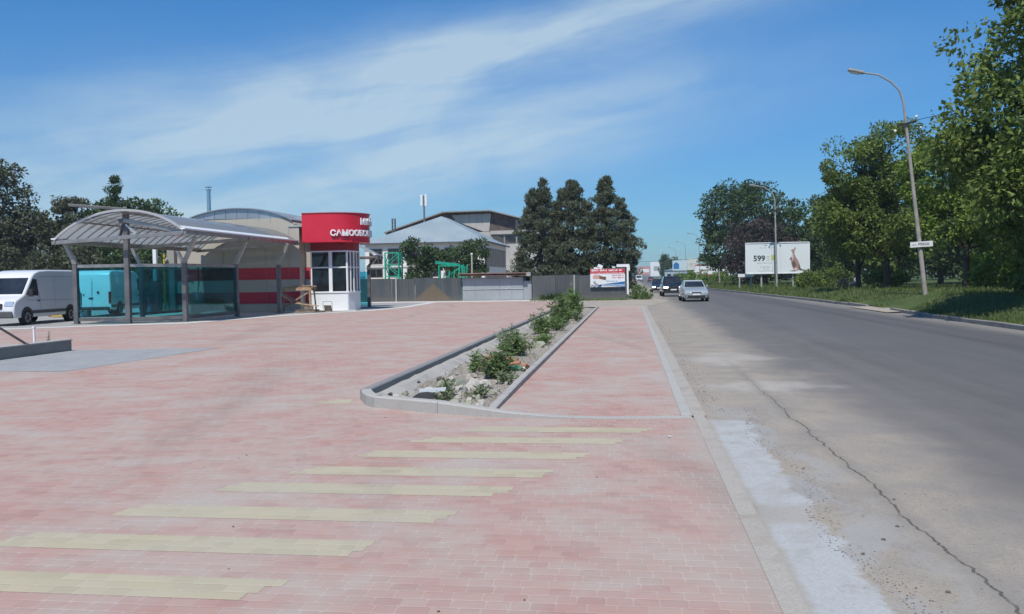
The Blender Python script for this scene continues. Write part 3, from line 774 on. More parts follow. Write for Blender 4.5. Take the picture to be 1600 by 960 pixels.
# ------------------------------------------------------------------ fence, shed, yard clutter
def fence_mat():
    m, nt, b = newmat('fence_sheet')
    so, x, y, z = posxyz(nt)
    st = noise(nt, vec(nt, x*2.5, y*2.5, z*0.3), 1.0, 5, 0.6); a = noise(nt, so, 0.6, 5)
    oi = nt.nodes.new('ShaderNodeObjectInfo'); orn = V(nt, oi.outputs['Random'])
    c = mix(nt, st.step(0.3, 0.7), (0.075, 0.086, 0.092), (0.118, 0.126, 0.13))
    brownish = (1.0-(((x+14.4)*0.62).abs()+z*0.78+(a-0.5)*0.5).step(0.85, 1.1))*y.step(40, 50)  # brown triangular patch low on one stretch of fence
    c = mix(nt, brownish*0.75, c, (0.22, 0.155, 0.085))
    c = mix(nt, orn*0.45, c, (0.15, 0.15, 0.15))
    rust = noise(nt, vec(nt, x*4, y*4, z*0.9), 1.0, 6, 0.7).step(0.58, 0.72)*0.55
    c = mix(nt, rust, c, (0.16, 0.10, 0.065))
    low = (1.0-(z+(st-0.5)*0.5).step(0.05, 0.55))*0.5
    setin(nt, b, 'Base Color', mix(nt, low, c, (0.21, 0.185, 0.15)))
    b.inputs['Roughness'].default_value = 0.5; b.inputs['Metallic'].default_value = 0.25
    return m
M_FENCE = fence_mat(); M_FPOST = pm('grey_post', (0.38, 0.38, 0.37), 0.6)
def corr(x0, x1, y, z0, z1, pitch=0.16, dep=0.022):
    mb = MB(); n = max(2, int((x1-x0)/pitch)); pts = []
    for i in range(n):
        a = x0+(x1-x0)*i/n; w = (x1-x0)/n
        pts += [(a, y), (a+w*.35, y), (a+w*.5, y-dep), (a+w*.85, y-dep)]
    pts.append((x1, y))
    o = 0
    for i in range(len(pts)-1):
        a, b = pts[i], pts[i+1]
        mb.add([(a[0], a[1], z0), (b[0], b[1], z0), (b[0], b[1], z1), (a[0], a[1], z1)], [(0, 1, 2, 3)])
        mb.add([(a[0], a[1]+.012, z0), (b[0], b[1]+.012, z0), (b[0], b[1]+.012, z1), (a[0], a[1]+.012, z1)], [(3, 2, 1, 0)])
    return mb
def fence(label, x0, x1, y0, y1, n, h, posts=()):
    t = thing('sheet_fence', label, 'fence', (x0, y0, 0))
    for i in range(n):
        a = (x1-x0)*i/n; b = (x1-x0)*(i+1)/n; yy = (y1-y0)*i/n
        corr(a+0.008, b-0.008, yy, 0.03, h+0.03*math.sin(i*2.3), 0.16).build('panel', M_FENCE, t)
    for px in posts: MB().box((px-x0, -0.10, h/2), (0.10, 0.09, h)).build('post', M_FPOST, t)
    mb = MB(); mb.box(((x1-x0)/2, (y1-y0)/2+0.08, h*0.8), (x1-x0, 0.05, 0.05)); mb.build('rail', M_FPOST, t)
    return t
fence('dark grey corrugated fence with a brown patch between the car wash and the grey shed', -26.5, -12.22, 62.55, 62.55, 8, 1.74, (-17.2,))
fence('dark corrugated fence in front of the conifers running from the shed to the poster', -7.0, -0.25, 62.2, 62.2, 4, 1.80, (-3.95,))
t = thing('shed', 'low pale grey metal shed with rusty flat roof set into the fence', 'shed', (-9.8, 62.9, 0))
M_SHED = pm('grey_sheet_metal', (0.36, 0.385, 0.40), 0.5, 0.1, 0.8, metal=0.2)
MB().box((-0.15, 1.1, 0.86), (4.5, 2.9, 1.72)).build('body', M_SHED, t)
for xa, xb in ((-2.38, -1.45), (-1.43, 0.35), (0.37, 1.25), (1.27, 2.08)):
    MB().box(((xa+xb)/2, -0.365, 0.44), (xb-xa-.02, 0.03, 0.78)).build('door_leaf', M_SHED, t)
    MB().box(((xa+xb)/2, -0.365, 1.28), (xb-xa-.02, 0.03, 0.72)).build('door_leaf', M_SHED, t)
MB().box((-0.15, -0.40, 0.88), (4.45, 0.05, 0.05)).build('bar', pm('light_bar', (0.55, 0.57, 0.58), 0.4), t)
MB().box((2.4, 0.2, 0.72), (0.60, 1.0, 1.44)).build('side_cabinet', M_SHED, t, bevel=0.01)
mb = MB(); mb.box((-0.1, 0.9, 1.93), (4.9, 3.5, 0.14)); mb.box((-0.1, -0.70, 1.95), (4.92, 0.30, 0.22)); mb.build('roof', pm('rusty_roof', (0.25, 0.155, 0.13), 0.8, 0.35, 1.2, bmp=0.01), t, bevel=0.02)
rr = random.Random(3)
mb = MB()
for i in range(9): mb.box((rr.uniform(-2.3, 2.0), rr.uniform(-0.6, 0.5), 2.03), (rr.uniform(.3, 1.1), rr.uniform(.05, .12), 0.05), rz=rr.uniform(-.4, .4))
mb.build('roof_debris', M_WOODD, t)
MB().box((2.25, -0.3, 1.92), (0.85, 0.7, 0.28)).build('roof_block', pm('grey_block', (0.38, 0.37, 0.35), 0.8), t)
for lbl, x, y, h in (('thin pale post rising behind the rusty shed roof', -12.2, 66.5, 3.55),):
    t = thing('yard_post', lbl, 'post', (x, y, 0)); MB().cyl((0, 0, h/2), 0.06, h, 8).build('shaft', pm('pale_post', (0.5, 0.46, 0.4)), t); MB().box((0, 0, h+.05), (.16, .14, .12)).build('head', M_PVC, t)

M_GREEN = pm('green_paint', (0.02, 0.34, 0.22), 0.45, 0.2, 2)
def lattice(name_label, x, y, z0, w, d, h, nseg, rz=0.0, extra=None):
    t = thing('crane_section', name_label, 'crane section', (x, y, 0), rz, 'green crane parts behind the fence')
    mb = MB()
    for sx in (-1, 1):
        for sy in (-1, 1): MB().bar((sx*w/2, sy*d/2, z0), (sx*w/2, sy*d/2, z0+h), 0.11, 0.11).build('chord', M_GREEN, t)
    mb = MB()
    for i in range(nseg+1):
        z = z0+h*i/nseg
        for sy in (-1, 1): mb.bar((-w/2, sy*d/2, z), (w/2, sy*d/2, z), 0.08, 0.08)
        for sx in (-1, 1): mb.bar((sx*w/2, -d/2, z), (sx*w/2, d/2, z), 0.08, 0.08)
        if i < nseg:
            z2 = z0+h*(i+1)/nseg; k = 1 if i % 2 else -1
            for sy in (-1, 1): mb.bar((-k*w/2, sy*d/2, z), (k*w/2, sy*d/2, z2), 0.06, 0.06)
            for sx in (-1, 1): mb.bar((sx*w/2, -k*d/2, z), (sx*w/2, k*d/2, z2), 0.06, 0.06)
    mb.build('bracing', M_GREEN, t)
    return t
lattice('tall upright green lattice crane section above the fence left of the yard trees', -19.45, 70.0, 0.0, 1.15, 1.1, 3.9, 4)
t = lattice('wide green crane frame heaped above the fence beside the shed', -14.6, 70.0, 0.0, 1.9, 1.5, 2.75, 2, 0.15)
mb = MB()
mb.box((-0.3, -0.2, 2.92), (1.9, 1.0, 0.22), rot=Matrix.Rotation(0.12, 3, 'Y'))
for i in range(5): mb.bar((-0.7+i*0.42, -0.8, 0.5), (-0.5+i*0.42, -0.8, 2.2+0.12*i), 0.14, 0.1)
for i in range(3): mb.bar((0.55+i*0.32, -0.85, 1.0), (0.75+i*0.32, -0.85, 2.85), 0.10, 0.1)
mb.build('stacked_plate', M_GREEN, t)
t = thing('crane_section', 'small green triangular crane bracket standing just over the shed roof end', 'crane section', (-8.3, 70, 0), 0, 'green crane parts behind the fence')
mb = MB()
for a, b in (((-.5, 0, 2.1), (-.05, 0, 3.35)), ((-.28, 0, 2.1), (.12, 0, 3.3)), ((.5, 0, 2.1), (.05, 0, 3.35)), ((.3, .3, 2.1), (.0, .3, 3.2)), ((-.6, 0, 2.12), (.6, 0, 2.12)), ((-.3, 0, 2.7), (.3, 0, 2.7)), ((-.5, .15, 0), (-.5, .15, 2.1)), ((.5, .15, 0), (.5, .15, 2.1))): mb.bar(a, b, .11, .11)
mb.build('frame', M_GREEN, t)
mb = MB(); mb.box((0, 0.1, 2.03), (1.1, 0.4, 0.1)); mb.build('base_plate', M_GREEN, t)

# ------------------------------------------------------------------ poster on the fence end
M_PWHITE = pm('poster_white', (0.74, 0.76, 0.77), 0.5, 0.05, 2); M_PRED = pm('poster_red', (0.56, 0.03, 0.05), 0.5, 0.08)
M_PBLUE = pm('poster_blue', (0.03, 0.16, 0.38), 0.5, 0.08); M_PINK = pm('poster_skin', (0.62, 0.36, 0.30), 0.6, 0.15, 6); M_PGREY = pm('poster_grey', (0.36, 0.37, 0.39), 0.5, 0.3, 8)
M_PBROWN = pm('poster_brown', (0.20, 0.10, 0.06), 0.6, 0.4, 8)
def words(mb, x0, x1, z, h, y, rnd, lo=0.05, hi=0.12):
    """Illegible small print: a row of letter-sized marks grouped as words."""
    x = x0
    while x < x1:
        n = rnd.randint(3, 8)
        for i in range(n):
            w = h*rnd.uniform(0.42, 0.7)
            if x+w > x1: return mb
            k = rnd.random()
            mb.box((x+w/2-h*.06, y, z-(h*.12 if k > .7 else 0)), (w*(.35 if k < .25 else .78), 0.004, h*(0.75 if k > .4 else 1)))
            x += w
        x += h*0.6
    return mb
t = thing('parts_poster', 'white poster with a red header and a blue foot mounted on the dark fence end', 'poster', (-1.55, 62.0, 0))
rr = random.Random(12); Lx, Rx = -1.24, 1.20
bd = MB().box((-0.02, 0.02, 1.56), (2.46, 0.04, 1.30)).build('board', M_PWHITE, t)
mb = MB(); mb.box((-0.02, -0.004, 2.03), (2.45, 0.006, 0.34)); mb.build('red_header', M_PRED, bd)
mb = MB(); mb.add([(-0.7, -.003, 1.0), (Rx, -.003, 0.915), (Rx, -.003, 1.30), (-.5, -.003, 1.10)], [(0, 1, 2, 3)]); mb.add([(-1.2, -.003, .915), (-.45, -.003, .915), (-.45, -.003, 1.1), (-.8, -.003, 1.05)], [(0, 1, 2, 3)]); mb.build('blue_foot', M_PBLUE, bd)
mb = MB(); words(mb, -1.16, 1.1, 2.10, 0.15, -.009, rr); words(mb, -1.16, 1.15, 1.91, 0.06, -.009, rr); mb.build('header_print', M_PWHITE, bd)
mb = text_mb("АВТОЗАПЧАСТИНИ", 0.17, 0.002, 0.004); mb.v = [(v[0]*1.0+0.35, v[1]-.008, v[2]+1.02) for v in mb.v]; mb.build('lettering', M_PWHITE, bd)
mb = MB(); words(mb, 0.3, 1.15, 1.74, 0.085, -.004, rr); words(mb, 0.3, 1.15, 1.58, 0.085, -.004, rr); mb.build('phone_print', M_PRED, bd)
mb = MB(); words(mb, -.1, 0.7, 1.33, 0.07, -.004, rr); mb.build('small_print', M_PBLUE, bd)
mb = MB(); mb.add([(-1.1, -.004, 1.62), (-.95, -.004, 1.80), (-.6, -.004, 1.78), (-.35, -.004, 1.62), (-.6, -.004, 1.50), (-.98, -.004, 1.48)], [(0, 1, 2, 3, 4, 5)]); mb.build('pictured_hand', M_PINK, bd)
mb = MB(); mb.add([(-.6, -.006, 1.5), (-.62, -.006, 1.72), (-.1, -.006, 1.62), (-.15, -.006, 1.4)], [(0, 1, 2, 3)]); mb.build('pictured_part', M_PBROWN, bd)
mb = MB()
for cx, cz, r in ((-1.1, 1.0, .11), (-.82, 1.04, .15), (-.95, 1.25, .1)):
    mb.add([(cx+r*math.cos(a), -.005, cz+r*math.sin(a)) for a in np.linspace(0, 6.28, 15)[:-1]], [tuple(range(14))])
mb.build('pictured_gear', M_PGREY, bd)
mb = MB(); mb.box((-.55, .1, 2.38), (.35, .05, .28), rz=.1, rot=Matrix.Rotation(.35, 3, 'Y')); mb.box((-.8, .1, 2.27), (.4, .05, .12)); mb.box((.42, .1, 2.32), (.22, .05, .1)); mb.build('top_bracket', M_PWHITE, t)
t = thing('gate_frame', 'thin white angle frame standing at the end of the poster fence', 'frame', (-0.15, 61.9, 0))
MB().box((0.0, 0, 1.38), (0.13, 0.10, 1.98)).build('upright', M_PWHITE, t); MB().box((-0.32, 0.09, 2.42), (0.9, 0.06, 0.20)).build('crossbar', M_PWHITE, t); MB().box((0.06, 0.02, 2.22), (0.2, 0.06, 0.36)).build('corner_plate', M_PWHITE, t)
MB().box((0, 0, .2), (.09, .08, .5)).build('foot', M_STEELD, t)

# ------------------------------------------------------------------ old works: white block with hipped roof, gabled hall behind
t = thing('works_building', 'white two storey works building with a pale blue hipped metal roof', 'building', (-22.5, 95, 0))
M_WHITEW = wall_mat('whitewash', (0.78, 0.755, 0.70), 0.08, (0.45, 0.41, 0.36), 0.2)
x0, x1, y0, y1, ez = -7.2, 6.5, 0.0, 17.0, 5.75
MB().box(((x0+x1)/2, (y0+y1)/2, ez/2), (x1-x0, y1-y0, ez)).build('wall', M_WHITEW, t)
def roofm():
    m, nt, b = newmat('blue_grey_sheet'); so, x, y, z = posxyz(nt)
    s = ((x*1.6).fract()-0.5).abs()
    a = noise(nt, so, .35, 5)
    c = mix(nt, a.step(.35, .7), (0.29, 0.36, 0.385), (0.36, 0.42, 0.435))
    setin(nt, b, 'Base Color', mix(nt, s.step(0.44, 0.49)*.35, c, (0.18, 0.23, 0.26))); b.inputs['Roughness'].default_value = .5; b.inputs['Metallic'].default_value = .2
    return m
e = 0.45; rz_ = 9.15; rx = 0.35
mb = MB(); A, B_, C_, D = (x0-e, y0-e, ez+.05), (x1+e, y0-e, ez+.05), (x1+e, y1+e, ez+.05), (x0-e, y1+e, ez+.05); P1_, P2_ = (rx, 6.2, rz_), (rx, 11.0, rz_)
mb.add([A, B_, C_, D, P1_, P2_], [(0, 1, 4), (1, 2, 5, 4), (2, 3, 5), (3, 0, 4, 5), (3, 2, 1, 0)])
mb.build('roof', roofm(), t)
mb = MB(); mb.box(((x0+x1)/2, y0-.43, ez-.02), (x1-x0+.9, .08, .18)); mb.box((x1+.43, (y0+y1)/2, ez-.02), (.08, y1-y0+.9, .18)); mb.build('eave', pm('dark_eave', (.10, .10, .11)), t)
def win(parent, c, w, h, axis='y', mull=1, sill=True, fm=None):
    mb = MB(); f = .09; cx, cy, cz = c
    def bx(dx, dz, ww, hh, mb_, th, off):
        if axis == 'y': mb_.box((cx+dx, cy-off, cz+dz), (ww, th, hh))
        else: mb_.box((cx+off, cy+dx, cz+dz), (th, ww, hh))
    for s in (-1, 1): bx(s*(w/2-f/2), 0, f, h, mb, .08, .02); bx(0, s*(h/2-f/2), w-2*f, f, mb, .08, .02)
    for i in range(mull): bx(-w/2+w*(i+1)/(mull+1), 0, .06, h-2*f, mb, .07, .02)
    fr = mb.build('window', fm or M_WHITEW, parent)
    g_ = MB(); bx(0, 0, w-.04, h-.04, g_, .03, .012); g_.build('pane', M_GLASS, fr)
    if sill: s_ = MB(); bx(0, -h/2-.06, w+.2, .1, s_, .2, .06); s_.build('sill', M_WHITEW, fr)
M_BRW = pm('brown_frame', (.14, .11, .09), .6)
for i in range(6): win(t, (x0+1.25+i*2.18, -.0, 4.3), 1.55, 1.75, mull=2, fm=M_BRW); win(t, (x0+1.25+i*2.18, -.0, 2.45), 1.55, 1.05, mull=1, fm=M_BRW)
for i in range(10): win(t, (x1, 1.2+i*1.6, 4.1), .95, 2.1, 'x', 0, False, M_BRW); win(t, (x1, 1.2+i*1.6, 1.7), .95, 1.1, 'x', 0, False, M_BRW)
mb = MB(); mb.box(((x0+x1)/2, -.06, 3.25), (x1-x0-.1, .10, .3)); mb.build('string_course', M_WHITEW, t)

t = thing('works_hall', 'tall gabled works hall with brown boarded gable behind the hipped roof', 'building', (-20, 122, 0))
M_BOARD = pm('brown_boards', (.115, .085, .075), .8, .35, 1.2); M_OLDW = wall_mat('old_render', (.48, .455, .42), .2, (.2, .18, .16), .5)
gx0, gx1 = -15, 9.5
mb = MB(); mb.prism_y([(gx0, 0), (gx1, 0), (gx1, 8.3), (gx0, 8.3)], 0, 30); mb.build('wall', M_OLDW, t)
prof = [(gx0, 8.3), (gx1, 8.3), (gx1, 8.75), (0.5, 11.15), (-6.3, 11.1), (gx0, 7.9+.45)]
mb = MB(); mb.prism_y(prof, .1, 30); mb.build('gable', M_BOARD, t)
mb = MB()
for a, b in zip(prof[2:5], prof[3:6]): mb.bar((a[0], 14.5, a[1]+.12), (b[0], 14.5, b[1]+.12), 31, .16)
mb.build('roof', pm('asbestos_sheet', (.30, .29, .28), .8, .2), t)
mb = MB(); mb.add([(-4.6, -.02, 9.9), (-.6, -.02, 8.35), (.2, -.02, 8.35), (.5, -.02, 10.9), (-5.2, -.02, 10.8)], [(0, 1, 2, 3, 4)]); mb.add([(-4.6, .08, 9.9), (-.6, .08, 8.35), (.2, .08, 8.35), (.5, .08, 10.9), (-5.2, .08, 10.8)], [(4, 3, 2, 1, 0)]); mb.build('rendered_panel', M_OLDW, t)
mb = MB()
for i in range(5): mb.box((4.2+i*1.0, -.03, 9.2-(i*.13)), (.42, .1, 1.5-i*.2))
mb.build('pale_board', pm('pale_boards', (.33, .30, .27), .8, .3), t)
mb = MB(); mb.box((5, -.1, 8.18), (9.2, .3, .5)); mb.build('cornice', M_OLDW, t)
for i in range(5): win(t, (1.5+i*1.75, 0, 7.2), 1.65, 1.15, mull=0, sill=False, fm=M_BRW)
t = thing('antenna_mast', 'slim mast with white antenna panels rising behind the hipped roof', 'antenna mast', (-29, 121, 0))
mb = MB(); mb.tube([(0, 0, 0), (0, 0, 13.6)], .13, 8); mb.build('mast', pm('mast_grey', (.15, .16, .17)), t)
for dx, h in ((-.32, 1.15), (.30, 1.25)): MB().box((dx, -.1, 12.95), (.34, .22, h*1.35)).build('antenna_panel', M_PVC, t, bevel=.03)
t = thing('roof_stack', 'thin dark lattice stack above the left slope of the hipped roof', 'stack', (-33.5, 121, 0))
mb = MB()
for sx in (-1, 1):
    for sy in (-1, 1): mb.bar((sx*.22, sy*.22, 0), (sx*.2, sy*.2, 10.4), .09, .09)
for i in range(20): mb.bar((-.22, -.22, .5*i), (.22, -.22, .5*i+.5), .05, .05)
mb.build('tower', pm('mast_grey', (0,)*3), t); MB().box((0, 0, 10.4), (.5, .5, .08)).build('top_plate', pm('mast_grey', (0,)*3), t)
# ------------------------------------------------------------------ vegetation
def leaf_mat(name, a, b_, c=None, trans=0.25, rough=0.55):
    m, nt, b = newmat(name)
    g_ = nt.nodes.new('ShaderNodeNewGeometry'); r = V(nt, g_.outputs['Random Per Island'])
    so, x, y, z = posxyz(nt)
    n = noise(nt, so, 0.7, 3)
    col = mix(nt, r, a, b_)
    if c: col = mix(nt, n.step(0.45, 0.62)*0.7, col, c)
    setin(nt, b, 'Base Color', col)
    b.inputs['Roughness'].default_value = rough; b.inputs['Specular IOR Level'].default_value = 0.3
    out = nt.nodes['Material Output']
    tl = nt.nodes.new('ShaderNodeBsdfTranslucent'); nt.links.new(col, tl.inputs[0])
    ms = nt.nodes.new('ShaderNodeMixShader'); ms.inputs[0].default_value = trans
    nt.links.new(b.outputs[0], ms.inputs[1]); nt.links.new(tl.outputs[0], ms.inputs[2]); nt.links.new(ms.outputs[0], out.inputs[0])
    return m
M_BARK = pm('bark', (0.09, 0.07, 0.055), 0.9, 0.35, 5, bmp=0.01)
LEAF = dict(
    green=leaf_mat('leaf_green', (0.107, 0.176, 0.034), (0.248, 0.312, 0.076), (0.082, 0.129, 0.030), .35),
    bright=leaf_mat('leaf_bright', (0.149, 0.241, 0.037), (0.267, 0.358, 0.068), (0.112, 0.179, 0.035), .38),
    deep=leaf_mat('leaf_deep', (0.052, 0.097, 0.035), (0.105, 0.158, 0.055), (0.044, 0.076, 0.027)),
    conifer=leaf_mat('leaf_conifer', (0.098, 0.128, 0.072), (0.18, 0.205, 0.128), (0.125, 0.125, 0.085), 0.3),
    dull=leaf_mat('leaf_dull', (0.065, 0.085, 0.042), (0.125, 0.145, 0.075), (0.095, 0.09, 0.055)),
    plum=leaf_mat('leaf_plum', (0.062, 0.045, 0.045), (0.106, 0.075, 0.073), (0.062, 0.060, 0.045)),
    weed=leaf_mat('leaf_weed', (0.125, 0.213, 0.062), (0.237, 0.338, 0.112), (0.150, 0.200, 0.088), .35),
    weedgrey=leaf_mat('leaf_grey_weed', (0.188, 0.237, 0.125), (0.312, 0.350, 0.213), (0.175, 0.225, 0.112), .35),
)
def leaf_mesh(name, P, D, L, Wd, mat, rs, parent=None):
    """One diamond shaped, slightly folded face per leaf."""
    n = len(P)
    D = D/np.maximum(np.linalg.norm(D, axis=1, keepdims=True), 1e-6)
    Rn = rs.normal(size=(n, 3)); S_ = np.cross(D, Rn); S_ /= np.maximum(np.linalg.norm(S_, axis=1, keepdims=True), 1e-6)
    N_ = np.cross(S_, D)
    L = (L*rs.uniform(0.65, 1.3, n))[:, None]; w = (Wd*rs.uniform(0.7, 1.25, n))[:, None]
    v = np.empty((n, 4, 3))
    v[:, 0] = P; v[:, 1] = P+D*L*.45+S_*w*.5+N_*w*.12; v[:, 2] = P+D*L-N_*L*.1; v[:, 3] = P+D*L*.45-S_*w*.5+N_*w*.12
    me = bpy.data.meshes.new(name)
    me.vertices.add(n*4); me.vertices.foreach_set('co', v.reshape(-1).astype(np.float32))
    me.loops.add(n*4); me.loops.foreach_set('vertex_index', np.arange(n*4, dtype=np.int32))
    me.polygons.add(n); me.polygons.foreach_set('loop_start', np.arange(0, n*4, 4, dtype=np.int32))
    me.materials.append(mat); me.update(calc_edges=True); me.validate()
    o = bpy.data.objects.new(name, me); COL.objects.link(o)
    if parent is not None: o.parent = parent
    return o
def unit(rs, n):
    d = rs.normal(size=(n, 3)); return d/np.linalg.norm(d, axis=1, keepdims=True)
def clumps_in(lobes, n, rs, lo=0.55, pw=2/3):
    lobes = [(np.array(c, float), (np.array([r, r, r]) if np.isscalar(r) else np.array(r, float))) for c, r in lobes]
    wts = np.array([np.prod(r)**pw for c, r in lobes]); wts /= wts.sum()
    out = []
    for i in rs.choice(len(lobes), n, p=wts):
        c, r = lobes[i]; d = unit(rs, 1)[0]; out.append(c+d*r*rs.uniform(lo, 1.0)**0.6*(1+(rs.uniform() < .15)*rs.uniform(.03, .17)))
    return np.array(out)
def crown_leaves(C, cr, per, rs, droop=0.25, up=0.0):
    n = len(C)*per
    cc = np.repeat(C, per, 0); rr_ = np.repeat(np.asarray(cr)*rs.uniform(0.6, 1.35, len(C)), per)
    d = unit(rs, n); d[:, 2] = d[:, 2]*0.72+0.12
    P = cc+d*(rr_*rs.uniform(0.35, 1.0, n)**0.55)[:, None]
    D = d*0.7+unit(rs, n)*0.8; D[:, 2] += up-droop
    return P, D
def trunk_mb(h, r, lean=(0, 0), targets=(), rs=None, z0=0.0):
    mb = MB(); k = 7
    pts = [(lean[0]*(i/k)**1.5+0.06*math.sin(i*1.9)*h/8, lean[1]*(i/k)**1.5+0.05*math.cos(i*1.3)*h/8, z0-0.15+(h+.15)*i/k) for i in range(k+1)]
    mb.tube(pts, [r*(1.25 if i == 0 else 1.0)*(1-0.62*i/k) for i in range(k+1)], 9)
    for tg in targets:
        i = rs.randint(2, k); b = Vector(pts[i]); tg = Vector(tg); mid = b.lerp(tg, .5)+Vector((0, 0, -0.12*(tg-b).length+0.25*(tg.z > b.z)))
        mb.tube([b, mid, tg], [r*.42*(1-.5*i/k), r*.26, r*.07], 6)
    return mb
def tree(name, label, cat, loc, lobes, ncl, cr, per, leaf, mat, th, tr, seed, group=None, droop=0.25, up=0.0, lo=0.55, lean=(0, 0), limbs=14, pw=2/3):
    rs = np.random.RandomState(seed)
    t = thing(name, label, cat, loc, 0, group)
    C = clumps_in(lobes, ncl, rs, lo, pw)
    P, D = crown_leaves(C, cr*np.clip(1.25-.75*C[:, 2]/max(C[:, 2].max(), .1), .4, 1.2) if pw == .42 else cr, per, rs, droop, up)
    leaf_mesh('crown', P, D, leaf[0], leaf[1], LEAF[mat] if isinstance(mat, str) else mat, rs, t)
    tg = [C[i] for i in rs.choice(len(C), min(limbs, len(C)), replace=False)]
    trunk_mb(th, tr, lean, tg, rs).build('trunk', M_BARK, t, smooth=True)
    return t
GR = 'trees along the far verge'
tree('broadleaf_tree', 'large broad leaved tree leaning out over the kerb, nearest of the verge trees', 'tree', (15.3, 29.5, .62),
     [((-.6, .5, 8.6), (3.6, 3.6, 3.3)), ((1.5, -.3, 11.4), (3.0, 3.2, 3.0)), ((-2.3, .2, 5.6), (2.9, 2.8, 2.2)), ((-1.4, -.6, 3.2), (2.9, 3.0, 1.9)), ((.6, 0, 1.8), (2.6, 2.6, 1.4)), ((1.8, 0, 6.5), (4, 4, 4))],
     400, .85, 210, (.21, .115), 'green', 9, .30, 11, GR, .35, limbs=26)
tree('broadleaf_tree', 'medium green tree with two dark stems behind the lamp post, tallest of the verge clump', 'tree', (16.1, 57.5, .47),
     [((-1.6, 0, 7.6), (2.2, 2.2, 1.9)), ((.6, 0, 8.7), (2.1, 2.2, 1.7)), ((-2.2, -.3, 5.0), (1.8, 2.0, 1.5)), ((.4, -.4, 5.6), (2.6, 2.2, 1.9)), ((-1.2, -.5, 3.2), (1.8, 1.8, 1.0))],
     150, .70, 170, (.21, .12), 'green', 6.5, .24, 12, GR, .35)
tree('broadleaf_tree', 'brighter yellow green tree standing right behind the lamp post with the name plate', 'tree', (18.9, 52.0, .6),
     [((-1.4, 0, 6.3), (2.0, 2.0, 1.8)), ((1.2, 0, 6.7), (2.2, 2.2, 1.9)), ((-.6, -.6, 4.0), (2.2, 1.9, 1.5)), ((1.9, -.4, 3.6), (2.0, 1.9, 1.6))],
     120, .68, 170, (.21, .12), 'bright', 5.5, .20, 13, GR, .35)
tree('broadleaf_tree', 'lower leafy tree with a short dark trunk between the price billboard and the lamp post', 'tree', (14.9, 59.5, .42),
     [((-.9, 0, 4.9), (1.7, 1.8, 1.5)), ((.7, 0, 5.9), (1.9, 2.0, 1.9)), ((-.6, -.3, 3.3), (1.6, 1.7, 1.1))],
     90, .66, 95, (.25, .15), 'green', 4.6, .20, 14, GR, .35)
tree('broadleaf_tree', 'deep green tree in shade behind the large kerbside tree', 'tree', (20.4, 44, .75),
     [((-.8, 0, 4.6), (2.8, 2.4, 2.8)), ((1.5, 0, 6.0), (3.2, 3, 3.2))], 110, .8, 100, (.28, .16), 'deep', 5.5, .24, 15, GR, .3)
tree('oak_tree', 'tall rounded dark green tree behind the dull purple tree and the second lamp post', 'tree', (15.8, 122, .05),
     [((-1.8, 0, 9.6), (4.6, 4.4, 4.2)), ((1.6, 0, 10.4), (4.6, 4.4, 3.8)), ((-2.6, 0, 5.2), (3.6, 3.5, 3.0)), ((3.6, 0, 7.0), (3, 3, 3.4))], 210, 1.0, 90, (.40, .25), 'deep', 9, .4, 16, GR, .1)
tree('plum_tree', 'dull purple brown tree with dense low crown behind the price billboard', 'tree', (16.6, 110, .05),
     [((-.6, 0, 5.0), (4.2, 3.6, 3.6)), ((2.2, 0, 4.2), (3.4, 3.4, 3.2)), ((-2.0, 0, 2.6), (2.8, 2.8, 2.0))], 150, .9, 90, (.32, .18), 'plum', 5, .3, 17, GR, .1)
tree('broadleaf_tree', 'dark ragged tree rising beside the price billboard top', 'tree', (19.6, 93, .1),
     [((-1.2, 0, 7.0), (2.0, 2.0, 2.2)), ((.6, 0, 5.0), (2.8, 2.6, 2.8)), ((2.0, 0, 8.0), (2.2, 2.2, 2.2))], 100, .75, 85, (.30, .18), 'deep', 7, .25, 18, GR, .2)
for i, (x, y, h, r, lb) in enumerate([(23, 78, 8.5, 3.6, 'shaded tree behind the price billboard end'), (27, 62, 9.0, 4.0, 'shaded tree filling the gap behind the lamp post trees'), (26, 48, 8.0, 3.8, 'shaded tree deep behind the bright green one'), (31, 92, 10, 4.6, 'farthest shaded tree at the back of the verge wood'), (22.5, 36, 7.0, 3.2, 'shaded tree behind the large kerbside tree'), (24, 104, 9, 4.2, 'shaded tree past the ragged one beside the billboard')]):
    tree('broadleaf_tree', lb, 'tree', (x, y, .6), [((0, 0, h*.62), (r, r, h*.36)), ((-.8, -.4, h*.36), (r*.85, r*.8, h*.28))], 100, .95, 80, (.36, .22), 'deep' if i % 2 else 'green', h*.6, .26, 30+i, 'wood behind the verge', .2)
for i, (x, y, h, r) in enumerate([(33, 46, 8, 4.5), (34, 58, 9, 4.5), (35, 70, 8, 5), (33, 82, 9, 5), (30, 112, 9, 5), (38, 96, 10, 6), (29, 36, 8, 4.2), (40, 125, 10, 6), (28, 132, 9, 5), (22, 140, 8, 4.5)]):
    tree('broadleaf_tree', 'dim tree closing the back of the wood behind the verge', 'tree', (x, y, .7), [((0, 0, h*.6), (r, r*.7, h*.4)), ((0, -.6, h*.24), (r*1.1, r*.7, h*.24))], 90, 1.1, 60, (.5, .3), 'deep', h*.6, .26, 140+i, 'dim trees at the back of the wood', .2, limbs=6)
